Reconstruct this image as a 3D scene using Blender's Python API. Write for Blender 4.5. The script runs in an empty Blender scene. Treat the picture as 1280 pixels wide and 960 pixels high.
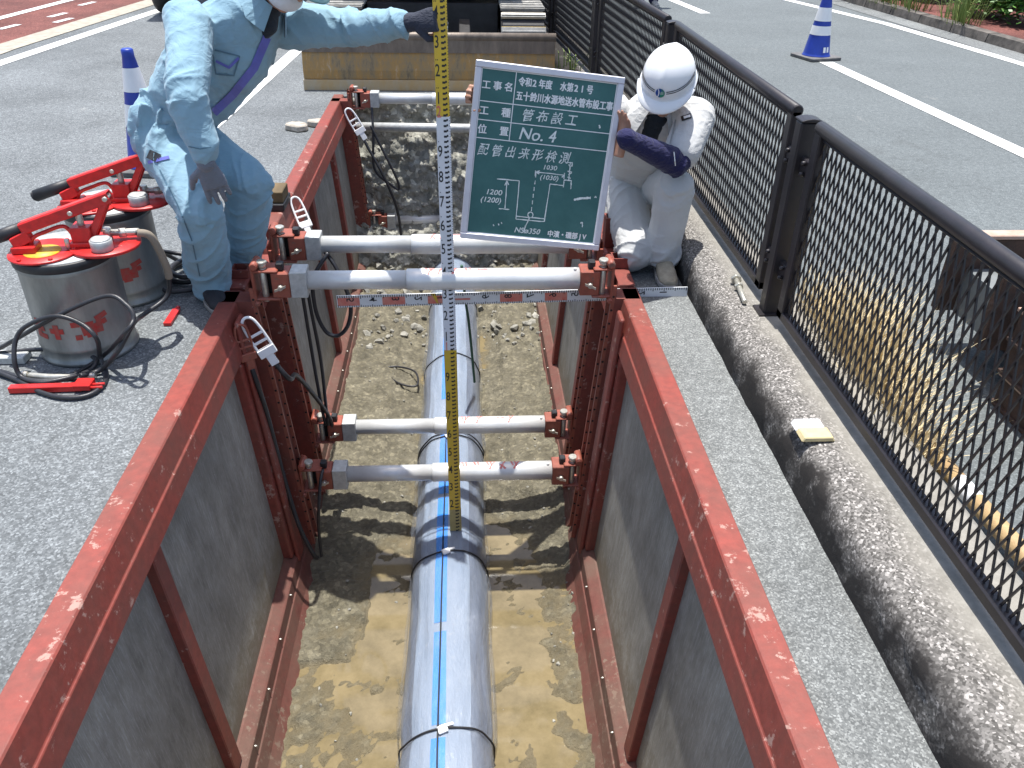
import bpy, bmesh, math, random
from mathutils import Vector, Matrix, noise
random.seed(7)
V = Vector
R = math.radians
sc = bpy.context.scene
COL = sc.collection
# ------------------------------------------------------------------ materials
def ramp(nt, stops):
    n = nt.nodes.new('ShaderNodeValToRGB')
    e = n.color_ramp.elements
    while len(e) < len(stops): e.new(0.5)
    for i, (p, c) in enumerate(stops):
        e[i].position = p
        e[i].color = (c[0], c[1], c[2], 1) if hasattr(c, '__len__') else (c, c, c, 1)
    return n
def base(name, rough=0.6, metal=0.0, spec=0.5):
    m = bpy.data.materials.new(name); m.use_nodes = True
    nt = m.node_tree; b = nt.nodes['Principled BSDF']
    b.inputs['Roughness'].default_value = rough
    b.inputs['Metallic'].default_value = metal
    b.inputs['Specular IOR Level'].default_value = spec
    return m, nt, b
def tex(nt, kind, scale, detail=4, rough=.6, stretch=None, coord='Object'):
    tc = nt.nodes.new('ShaderNodeTexCoord')
    n = nt.nodes.new('ShaderNodeTexNoise' if kind == 'noise' else 'ShaderNodeTexVoronoi')
    n.inputs['Scale'].default_value = scale
    if kind == 'noise':
        n.inputs['Detail'].default_value = detail; n.inputs['Roughness'].default_value = rough
    src = tc.outputs[coord]
    if stretch:
        mp = nt.nodes.new('ShaderNodeMapping'); mp.inputs['Scale'].default_value = stretch
        nt.links.new(src, mp.inputs['Vector']); src = mp.outputs['Vector']
    nt.links.new(src, n.inputs['Vector'])
    return n
def mix(nt, fac, a, b, mode='MIX'):
    n = nt.nodes.new('ShaderNodeMix'); n.data_type = 'RGBA'; n.blend_type = mode
    for i, s in ((0, fac), (6, a), (7, b)):
        if hasattr(s, 'is_linked') or hasattr(s, 'links'): nt.links.new(s, n.inputs[i])
        elif i == 0: n.inputs[0].default_value = s
        else: n.inputs[i].default_value = (s[0], s[1], s[2], 1)
    return n.outputs[2]
def bump(nt, b, height, strength=.3, dist=.01, prev=None):
    n = nt.nodes.new('ShaderNodeBump'); n.inputs['Strength'].default_value = strength
    n.inputs['Distance'].default_value = dist
    nt.links.new(height, n.inputs['Height'])
    if prev: nt.links.new(prev, n.inputs['Normal'])
    nt.links.new(n.outputs[0], b.inputs['Normal']); return n.outputs[0]
def plain(name, c, rough=.6, metal=0., var=.25, scale=12, bs=0, bscale=60, spec=.5, c2=None, stretch=None, detail=5):
    """colour with a soft noise variation, optional fine bump"""
    m, nt, b = base(name, rough, metal, spec)
    t = tex(nt, 'noise', scale, detail, .65, stretch)
    lo = c2 or tuple(x*(1-var) for x in c)
    rp = ramp(nt, [(.32, lo), (.68, c)])
    nt.links.new(t.outputs['Fac'], rp.inputs[0]); nt.links.new(rp.outputs[0], b.inputs['Base Color'])
    if bs:
        t2 = tex(nt, 'noise', bscale, 4, .6, stretch); bump(nt, b, t2.outputs['Fac'], bs, .01)
    return m
def worn(name, c, chip, rough=.5, amount=.62, scale=9, dirt=(.2, .15, .11), dirt_amt=.35, metal=0., stretch=None):
    """paint with chips, scuffs and dust"""
    m, nt, b = base(name, rough, metal)
    t = tex(nt, 'noise', scale, 8, .7, stretch)
    tm = tex(nt, 'noise', 2.1, 4, .6); ad = nt.nodes.new('ShaderNodeMath'); ad.operation = 'MULTIPLY_ADD'; nt.links.new(tm.outputs['Fac'], ad.inputs[0]); ad.inputs[1].default_value = .42; nt.links.new(t.outputs['Fac'], ad.inputs[2])
    r1 = ramp(nt, [(0, 0.), (1, 1.)]); mp = nt.nodes.new('ShaderNodeMapRange'); mp.inputs[1].default_value = amount+.215; mp.inputs[2].default_value = amount+.26; nt.links.new(ad.outputs[0], mp.inputs[0]); nt.links.new(mp.outputs[0], r1.inputs[0])
    t2 = tex(nt, 'noise', 2.6, 6, .7, stretch)
    r2 = ramp(nt, [(.35, 0.), (.75, dirt_amt)]); nt.links.new(t2.outputs['Fac'], r2.inputs[0])
    t4 = tex(nt, 'noise', 35, 3, .6)
    r4 = ramp(nt, [(.3, tuple(x*.68 for x in c)), (.7, c)]); nt.links.new(t4.outputs['Fac'], r4.inputs[0])
    x = mix(nt, r2.outputs[0], r4.outputs[0], dirt)
    x = mix(nt, r1.outputs[0], x, chip)
    nt.links.new(x, b.inputs['Base Color'])
    t3 = tex(nt, 'noise', 90, 3); bump(nt, b, t3.outputs['Fac'], .15, .004)
    return m
M = {}
def asphalt(name, c_lo, c_hi, sc1=135, patch=.22):
    m, nt, b = base(name, .85, 0, .3)
    v = tex(nt, 'voro', sc1); sep = nt.nodes.new('ShaderNodeSeparateColor'); nt.links.new(v.outputs['Color'], sep.inputs[0])
    r1 = ramp(nt, [(0., c_lo), (.55, tuple((a+b_)/2*.95 for a, b_ in zip(c_lo, c_hi))), (.86, c_hi), (1., tuple(min(1, x*1.3) for x in c_hi))])
    nt.links.new(sep.outputs[0], r1.inputs[0])
    n2 = tex(nt, 'noise', 1.1, 7, .65); r2 = ramp(nt, [(.3, 1-patch), (.7, 1+patch*.4)]); nt.links.new(n2.outputs['Fac'], r2.inputs[0])
    n3 = tex(nt, 'noise', 26, 4, .7); r3 = ramp(nt, [(.25, .72), (.6, 1.05)]); nt.links.new(n3.outputs['Fac'], r3.inputs[0])
    x = mix(nt, 1., r1.outputs[0], r2.outputs[0], 'MULTIPLY'); x = mix(nt, 1., x, r3.outputs[0], 'MULTIPLY')
    n4 = tex(nt, 'noise', 2.3, 8, .8, (1, .45, 1)); r4 = ramp(nt, [(.62, 0.), (.74, .45)]); nt.links.new(n4.outputs['Fac'], r4.inputs[0]); x = mix(nt, r4.outputs[0], x, (.36, .35, .32))
    n5 = tex(nt, 'noise', .8, 6, .75, (1, .8, 1)); r5 = ramp(nt, [(.30, .35), (.40, 0.)]); nt.links.new(n5.outputs['Fac'], r5.inputs[0]); x = mix(nt, r5.outputs[0], x, (.06, .06, .058))
    nt.links.new(x, b.inputs['Base Color'])
    p = bump(nt, b, v.outputs['Distance'], -.9, .006)
    bump(nt, b, n3.outputs['Fac'], .35, .01, p)
    return m
M['asphalt'] = asphalt('weathered_asphalt', (.102, .110, .113), (.218, .232, .236), 165, .3)
M['lane'] = asphalt('smooth_asphalt', (.102, .114, .115), (.162, .178, .178), 210, .14)
M['gutter'] = asphalt('gutter_asphalt', (.122, .128, .126), (.262, .271, .262), 220, .28)
M['red_pave'] = asphalt('red_paving', (.12, .04, .033), (.225, .085, .068), 120, .5)
M['paint'] = plain('road_paint', (.78, .78, .76), .7, var=.28, scale=7, bs=.3, bscale=140, c2=(.6, .6, .58))
def concrete():
    m, nt, b = base('kerb_concrete', .95, 0, .12)
    v = tex(nt, 'voro', 175); sep = nt.nodes.new('ShaderNodeSeparateColor'); nt.links.new(v.outputs['Color'], sep.inputs[0])
    agg = ramp(nt, [(0, (.075, .07, .064)), (.4, (.145, .136, .125)), (.8, (.235, .22, .203)), (1, (.46, .43, .40))]); nt.links.new(sep.outputs[1], agg.inputs[0])
    n0 = tex(nt, 'noise', 22, 6, .7); cem = ramp(nt, [(.3, (.215, .20, .172)), (.7, (.31, .292, .257))]); nt.links.new(n0.outputs['Fac'], cem.inputs[0])
    # exposed aggregate and near-black patches on the worn edge (x small), smooth cement inside
    tc = nt.nodes.new('ShaderNodeTexCoord'); sx = nt.nodes.new('ShaderNodeSeparateXYZ'); nt.links.new(tc.outputs['Object'], sx.inputs[0])
    n1 = tex(nt, 'noise', 5, 5, .7)
    ma = nt.nodes.new('ShaderNodeMath'); ma.operation = 'MULTIPLY_ADD'; nt.links.new(n1.outputs['Fac'], ma.inputs[0]); ma.inputs[1].default_value = .16; nt.links.new(sx.outputs[0], ma.inputs[2])
    r = ramp(nt, [(.0, 0.), (1., 1.)]); mr = nt.nodes.new('ShaderNodeMapRange'); mr.inputs[1].default_value = 1.18; mr.inputs[2].default_value = 1.27
    nt.links.new(ma.outputs[0], mr.inputs[0])
    x = mix(nt, mr.outputs[0], agg.outputs[0], cem.outputs[0])
    n2 = tex(nt, 'noise', 9, 7, .75); r2 = ramp(nt, [(.6, 1.), (.78, 0.)]); nt.links.new(n2.outputs['Fac'], r2.inputs[0])
    mr2 = nt.nodes.new('ShaderNodeMapRange'); mr2.inputs[1].default_value = 1.125; mr2.inputs[2].default_value = 1.085; nt.links.new(ma.outputs[0], mr2.inputs[0])
    f = nt.nodes.new('ShaderNodeMath'); f.operation = 'MULTIPLY'; nt.links.new(r2.outputs[0], f.inputs[0]); nt.links.new(mr2.outputs[0], f.inputs[1])
    x = mix(nt, f.outputs[0], x, (.035, .032, .03))
    nt.links.new(x, b.inputs['Base Color'])
    p = bump(nt, b, v.outputs['Distance'], -.4, .004); bump(nt, b, n0.outputs['Fac'], .4, .008, p)
    return m
M['kerb'] = concrete()
M['cement'] = plain('gutter_cement', (.42, .38, .31), .9, var=.35, scale=9, bs=.4)
M['red'] = worn('red_oxide_paint', (.285, .05, .034), (.36, .21, .17), .6, .617, 22, (.13, .058, .042), .8)
M['red_mud'] = worn('muddy_red_paint', (.155, .042, .031), (.17, .11, .08), .75, .6, 28, (.125, .085, .06), .95)
M['red_side'] = M['red']
M['orange'] = worn('orange_red_paint', (.37, .085, .05), (.16, .09, .07), .5, .6, 30, (.2, .12, .09), .45)
M['red_gloss'] = worn('glossy_red_paint', (.68, .022, .02), (.15, .03, .025), .35, .68, 22, (.3, .05, .04), .25)
def alu_sheet():
    m, nt, b = base('scuffed_aluminium', .65, .1, .35)
    a = tex(nt, 'noise', 6, 9, .8, (1, 1.8, .8)); r1 = ramp(nt, [(.3, (.215, .20, .165)), (.5, (.32, .302, .255)), (.72, (.43, .41, .36))]); nt.links.new(a.outputs['Fac'], r1.inputs[0])
    c = tex(nt, 'noise', 60, 7, .85, (1, 2.2, .16)); r2 = ramp(nt, [(.5, 0.), (.64, .6)]); nt.links.new(c.outputs['Fac'], r2.inputs[0])
    x = mix(nt, r2.outputs[0], r1.outputs[0], (.56, .55, .52))
    d = tex(nt, 'noise', 1.7, 5, .6); r3 = ramp(nt, [(.35, .6), (.7, 1.1)]); nt.links.new(d.outputs['Fac'], r3.inputs[0])
    x = mix(nt, 1., x, r3.outputs[0], 'MULTIPLY')
    tc = nt.nodes.new('ShaderNodeTexCoord'); sz = nt.nodes.new('ShaderNodeSeparateXYZ'); nt.links.new(tc.outputs['Object'], sz.inputs[0])
    e = tex(nt, 'noise', 13, 8, .8); ma = nt.nodes.new('ShaderNodeMath'); ma.operation = 'MULTIPLY_ADD'; nt.links.new(e.outputs['Fac'], ma.inputs[0]); ma.inputs[1].default_value = 1.1; nt.links.new(sz.outputs[2], ma.inputs[2])
    mr = nt.nodes.new('ShaderNodeMapRange'); mr.inputs[1].default_value = 1.15; mr.inputs[2].default_value = .93; mr.inputs[4].default_value = .75; nt.links.new(ma.outputs[0], mr.inputs[0])
    x = mix(nt, mr.outputs[0], x, (.20, .165, .11))
    f = tex(nt, 'noise', 30, 4, .9, (1, .35, 2.4)); rf = ramp(nt, [(.69, 0.), (.72, .8)]); nt.links.new(f.outputs['Fac'], rf.inputs[0]); x = mix(nt, rf.outputs[0], x, (.62, .60, .56))
    nt.links.new(x, b.inputs['Base Color'])
    bump(nt, b, c.outputs['Fac'], .12, .004); return m
M['alu'] = alu_sheet()
M['tube'] = plain('strut_aluminium', (.74, .74, .72), .38, .25, .16, 9, .06, 50)
M['galv'] = plain('galvanised_steel', (.56, .57, .55), .5, .3, .3, 30, .1)
M['zinc'] = plain('zinc_bolt', (.66, .63, .54), .35, .6, .3, 60)
M['dark'] = plain('painted_gap_shade', (.018, .016, .015), .8, 0, .3, 30)  # near-black colour that paints the shade inside holes, sockets and gaps
M['rubber'] = plain('black_rubber', (.022, .022, .024), .5, 0, .3, 30, .1)
M['hose'] = plain('hose_rubber', (.03, .03, .034), .42, 0, .3, 25, .1, 120)
M['red_mark'] = plain('faded_red_ink', (.62, .07, .06), .7, 0, .35, 60, c2=(.72, .42, .38))
def mud():
    m, nt, b = base('wet_mud', .6, 0, .5)
    n1 = tex(nt, 'noise', 9, 9, .75); r1 = ramp(nt, [(.28, (.075, .066, .042)), (.5, (.155, .137, .09)), (.72, (.25, .225, .158))]); nt.links.new(n1.outputs['Fac'], r1.inputs[0])
    v = tex(nt, 'voro', 55); sep = nt.nodes.new('ShaderNodeSeparateColor'); nt.links.new(v.outputs['Color'], sep.inputs[0])
    r2 = ramp(nt, [(.0, .62), (.75, 1.), (1., 1.6)]); nt.links.new(sep.outputs[0], r2.inputs[0])
    x = mix(nt, .75, r1.outputs[0], r2.outputs[0], 'MULTIPLY')
    tc = nt.nodes.new('ShaderNodeTexCoord'); sz = nt.nodes.new('ShaderNodeSeparateXYZ'); nt.links.new(tc.outputs['Object'], sz.inputs[0])
    mr = nt.nodes.new('ShaderNodeMapRange'); mr.inputs[1].default_value = -1.432; mr.inputs[2].default_value = -1.450; mr.inputs[4].default_value = .8; nt.links.new(sz.outputs[2], mr.inputs[0])
    x = mix(nt, mr.outputs[0], x, (.165, .132, .072)); nt.links.new(x, b.inputs['Base Color'])
    rr = ramp(nt, [(.35, .35), (.7, .85)]); nt.links.new(n1.outputs['Fac'], rr.inputs[0]); nt.links.new(rr.outputs[0], b.inputs['Roughness'])
    n3 = tex(nt, 'noise', 60, 5, .7)
    p = bump(nt, b, v.outputs['Distance'], -.9, .016); bump(nt, b, n3.outputs['Fac'], .9, .02, p); return m
M['mud'] = mud()
def water():
    m, nt, b = base('muddy_water', .06, 0, .5)
    n1 = tex(nt, 'noise', 3.5, 8, .8); r1 = ramp(nt, [(.34, (.135, .107, .056)), (.5, (.19, .15, .08)), (.66, (.24, .19, .105))]); nt.links.new(n1.outputs['Fac'], r1.inputs[0]); nt.links.new(r1.outputs[0], b.inputs['Base Color'])
    n2 = tex(nt, 'noise', 16, 2); bump(nt, b, n2.outputs['Fac'], .05, .004); return m
M['water'] = water()
def soil():
    m, nt, b = base('stony_soil', .9, 0, .25)
    n1 = tex(nt, 'noise', 7, 9, .75); r1 = ramp(nt, [(.25, (.17, .168, .135)), (.5, (.36, .352, .295)), (.75, (.54, .525, .46))]); nt.links.new(n1.outputs['Fac'], r1.inputs[0])
    v = tex(nt, 'voro', 26); sep = nt.nodes.new('ShaderNodeSeparateColor'); nt.links.new(v.outputs['Color'], sep.inputs[0])
    r2 = ramp(nt, [(0, .55), (.8, 1.), (1, 2.)]); nt.links.new(sep.outputs[0], r2.inputs[0])
    x = mix(nt, .8, r1.outputs[0], r2.outputs[0], 'MULTIPLY'); nt.links.new(x, b.inputs['Base Color'])
    p = bump(nt, b, v.outputs['Distance'], -.9, .03); n3 = tex(nt, 'noise', 45, 6, .7); bump(nt, b, n3.outputs['Fac'], .8, .02, p); return m
M['soil'] = soil()
M['stone'] = plain('grey_stone', (.40, .385, .33), .9, 0, .6, 14, .6, 60, .25)
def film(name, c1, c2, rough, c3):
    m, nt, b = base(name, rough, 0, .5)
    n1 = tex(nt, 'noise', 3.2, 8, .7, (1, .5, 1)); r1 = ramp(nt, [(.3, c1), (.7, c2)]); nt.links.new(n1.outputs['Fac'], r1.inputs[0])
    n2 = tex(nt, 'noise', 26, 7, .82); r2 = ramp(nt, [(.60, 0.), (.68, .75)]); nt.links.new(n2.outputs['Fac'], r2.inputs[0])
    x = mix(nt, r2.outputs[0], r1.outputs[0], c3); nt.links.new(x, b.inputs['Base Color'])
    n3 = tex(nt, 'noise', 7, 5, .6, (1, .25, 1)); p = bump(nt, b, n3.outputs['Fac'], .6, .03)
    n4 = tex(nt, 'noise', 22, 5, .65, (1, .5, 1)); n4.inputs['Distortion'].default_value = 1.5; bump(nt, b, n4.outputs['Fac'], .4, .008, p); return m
M['film'] = film('film_top_highlight', (.175, .22, .29), (.25, .30, .38), .3, (.44, .43, .40))  # folded film on top, the highlight there put into its paler colour
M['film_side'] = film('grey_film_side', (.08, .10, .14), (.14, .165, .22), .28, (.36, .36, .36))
def clear_film():
    m, nt, b = base('clear_loose_film', .22, 0, .5)
    n1 = tex(nt, 'noise', 4, 7, .7, (1, .6, 1)); r1 = ramp(nt, [(.35, .06), (.6, .19), (.75, .42)]); nt.links.new(n1.outputs['Fac'], r1.inputs[0]); nt.links.new(r1.outputs[0], b.inputs['Alpha'])
    b.inputs['Base Color'].default_value = (.50, .55, .62, 1)
    n3 = tex(nt, 'noise', 9, 6, .65, (1, .3, 1)); n3.inputs['Distortion'].default_value = 1.2; p = bump(nt, b, n3.outputs['Fac'], .7, .03)
    n4 = tex(nt, 'noise', 30, 5, .65, (1, .6, 1)); bump(nt, b, n4.outputs['Fac'], .35, .008, p); return m
M['clear_film'] = clear_film()
M['blue_tape'] = film('blue_tape', (.01, .17, .55), (.015, .22, .68), .45, (.28, .38, .52))
M['fence'] = plain('dark_brown_paint', (.026, .021, .024), .42, 0, .4, 18, .05, c2=(.016, .014, .015))
M['board'] = None
def chalk_green():
    m, nt, b = base('chalkboard_green', .6, 0, .4)
    n1 = tex(nt, 'noise', 4.5, 7, .7, (1, 1, 1)); r1 = ramp(nt, [(.3, (.034, .118, .112)), (.55, (.05, .15, .142)), (.8, (.09, .20, .19))]); nt.links.new(n1.outputs['Fac'], r1.inputs[0])
    n2 = tex(nt, 'noise', 20, 6, .8, (1, 1, .3)); r2 = ramp(nt, [(.68, 0.), (.82, .35)]); nt.links.new(n2.outputs['Fac'], r2.inputs[0])
    x = mix(nt, r2.outputs[0], r1.outputs[0], (.30, .42, .40)); nt.links.new(x, b.inputs['Base Color']); return m
M['board'] = chalk_green()
M['board_top'] = plain('green_label', (.02, .16, .105), .5, 0, .2, 12)
M['board_frame'] = plain('board_frame_aluminium', (.62, .62, .68), .4, .3, .15, 10)
M['white_ink'] = plain('white_ink', (.82, .83, .82), .7, 0, .06, 40)
M['chalk'] = plain('chalk', (.82, .85, .83), .9, 0, .3, 120, c2=(.55, .64, .61))
M['staff_y'] = plain('staff_yellow', (.70, .47, .02), .45, 0, .12, 14, c2=(.60, .40, .05))
M['staff_w'] = plain('staff_white', (.76, .77, .78), .45, 0, .12, 14)
M['staff_pale'] = plain('staff_faded', (.46, .38, .15), .5, 0, .2, 25)
M['ink'] = plain('black_ink', (.02, .02, .022), .6, 0, .2, 40)
M['ruler_red'] = plain('ruler_red', (.62, .11, .075), .55, 0, .3, 22, c2=(.66, .3, .24))
M['cone_blue'] = plain('cone_blue', (.016, .048, .36), .4, 0, .25, 10, .05)
M['cone_white'] = plain('cone_white', (.8, .8, .8), .4, 0, .1, 10)
def cloth(name, c, wr=.35, weave=.15, scale=14, dark=.82, wdist=.02):
    m, nt, b = base(name, .85, 0, .25)
    n1 = tex(nt, 'noise', 4, 5, .6); r1 = ramp(nt, [(.3, tuple(x*dark for x in c)), (.7, c)]); nt.links.new(n1.outputs['Fac'], r1.inputs[0]); nt.links.new(r1.outputs[0], b.inputs['Base Color'])
    n2 = tex(nt, 'noise', scale, 4, .5, (1, .8, 1.6)); n2.inputs['Distortion'].default_value = 1.2
    p = bump(nt, b, n2.outputs['Fac'], wr, wdist)
    n3 = tex(nt, 'noise', 320, 2); bump(nt, b, n3.outputs['Fac'], weave, .002, p)
    b.inputs['Sheen Weight'].default_value = .15
    return m
M['blue_cloth'] = cloth('pale_blue_workwear', (.27, .43, .52), .35, .15, 15)
M['trim'] = plain('violet_trim', (.14, .15, .52), .6, 0, .2, 20)
M['dark_cloth'] = cloth('dark_undershirt', (.022, .028, .036))
M['grey_cloth'] = cloth('pale_grey_workwear', (.59, .59, .575), .3, .15, 17, .9)
M['navy'] = cloth('navy_sleeve', (.018, .018, .075), .5, .1, 30)
M['glove'] = cloth('dark_grey_glove', (.04, .045, .065), .4, .3, 40)
M['glove_grey'] = cloth('grey_glove_palm', (.19, .21, .25), .5, .3, 40)
def skin():
    m, nt, b = base('skin', .5, 0, .4)
    n1 = tex(nt, 'noise', 16, 5, .6); r1 = ramp(nt, [(.3, (.36, .185, .12)), (.7, (.48, .265, .185))]); nt.links.new(n1.outputs['Fac'], r1.inputs[0]); nt.links.new(r1.outputs[0], b.inputs['Base Color'])
    b.inputs['Subsurface Weight'].default_value = .1; b.inputs['Subsurface Radius'].default_value = (.01, .004, .002)
    n2 = tex(nt, 'noise', 150, 3); bump(nt, b, n2.outputs['Fac'], .15, .002); return m
M['skin'] = skin()
M['hair'] = plain('black_hair', (.018, .014, .012), .5, 0, .3, 80)
M['mask'] = cloth('white_mask', (.74, .74, .76), .15, .2, 30, .92)
M['helmet'] = plain('white_helmet', (.80, .80, .80), .22, 0, .04, 6)
M['visor'] = plain('green_visor', (.16, .30, .31), .2, 0, .1, 6)
M['logo_blue'] = plain('emblem_blue', (.015, .07, .30), .4, 0, .1, 30)
M['logo_green'] = plain('emblem_green', (.02, .24, .14), .4, 0, .1, 30)
M['shoe'] = plain('beige_shoe', (.42, .36, .26), .8, 0, .3, 40, .3, 200)
M['shoe_black'] = plain('black_shoe', (.03, .03, .035), .6, 0, .3, 40, .2, 150)
M['sole'] = plain('grey_sole', (.38, .36, .33), .8, 0, .3, 40)
M['can'] = plain('scuffed_can_steel', (.37, .37, .345), .42, .55, .5, 7, .12, 40, stretch=(1, 1, .35))
M['yellow'] = plain('yellow_label', (.75, .52, .02), .5, 0, .3, 40, c2=(.5, .3, .05))
def blade():
    m, nt, b = base('worn_ochre_steel', .6, .15, .4)
    a = tex(nt, 'noise', 7, 9, .75, (1.6, 1, .5)); r1 = ramp(nt, [(.30, (.12, .10, .075)), (.44, (.30, .22, .12)), (.56, (.42, .24, .075)), (.7, (.48, .41, .30))]); nt.links.new(a.outputs['Fac'], r1.inputs[0])
    c = tex(nt, 'noise', 9, 4, .8, (4, 1, .18)); r2 = ramp(nt, [(.66, 0.), (.74, .75)]); nt.links.new(c.outputs['Fac'], r2.inputs[0])
    x = mix(nt, r2.outputs[0], r1.outputs[0], (.52, .48, .40)); nt.links.new(x, b.inputs['Base Color'])
    d = tex(nt, 'noise', 40, 4); bump(nt, b, d.outputs['Fac'], .2, .006); return m
M['blade'] = blade()
M['blade_edge'] = plain('worn_cutting_edge', (.50, .32, .13), .6, .1, .4, 8, .15, 60, c2=(.46, .38, .26), stretch=(1.4, 1, .5))
M['blade_top'] = plain('worn_brown_steel', (.26, .21, .165), .5, .3, .55, 7, .15, 60, stretch=(1.2, 1, .4))
M['track'] = plain('worn_track_steel', (.40, .39, .36), .55, .4, .35, 14, .2, 60)
M['track_y'] = plain('track_pad_line', (.72, .50, .14), .6, 0, .3, 20)
M['machine'] = plain('dark_machine', (.03, .029, .03), .6, .1, .5, 10, .1)
M['machine_body'] = plain('machine_body_paint', (.55, .34, .05), .45, 0, .2, 6)
M['glass'] = plain('dark_glass', (.03, .04, .05), .08, 0, .1, 4)
M['chrome'] = plain('chrome_rod', (.75, .75, .75), .15, .9, .05, 4)
M['rust'] = plain('dark_rust', (.085, .045, .03), .8, 0, .55, 12, .4, 70, c2=(.04, .024, .018))
M['rust_light'] = plain('worn_flange', (.42, .25, .17), .7, 0, .3, 12, .2, c2=(.45, .36, .30))
M['web'] = plain('grey_web', (.21, .225, .225), .6, .2, .3, 8)
M['straw'] = plain('dry_straw', (.78, .66, .42), .85, 0, .4, 30, c2=(.58, .46, .26))
M['can_ink'] = plain('red_stencil_paint', (.46, .028, .022), .6, 0, .4, 50, c2=(.30, .09, .07))
M['grass'] = plain('green_grass', (.10, .18, .035), .8, 0, .4, 20, c2=(.2, .22, .06))
M['leaf'] = plain('hedge_leaf', (.12, .26, .045), .45, 0, .5, 9, c2=(.05, .14, .024))
M['pole'] = plain('rusty_yellow_pole', (.50, .36, .17), .6, 0, .4, 10, .2, c2=(.30, .19, .10))
M['plastic_y'] = plain('pale_yellow_plastic', (.72, .56, .22), .4, 0, .1, 30)
M['plastic_w'] = plain('white_plastic', (.8, .8, .8), .35, 0, .05, 20)
M['reflector_yellow'] = plain('faded_reflector', (.66, .55, .30), .5, 0, .2, 30)
M['wood'] = plain('timber_offcut', (.20, .135, .06), .8, 0, .5, 10, .3, 60, stretch=(1, .3, 1))
M['tyre'] = plain('tyre_rubber', (.02, .02, .022), .7, 0, .3, 30)
M['van'] = plain('van_white', (.7, .7, .7), .3, 0, .05, 4)
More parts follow.
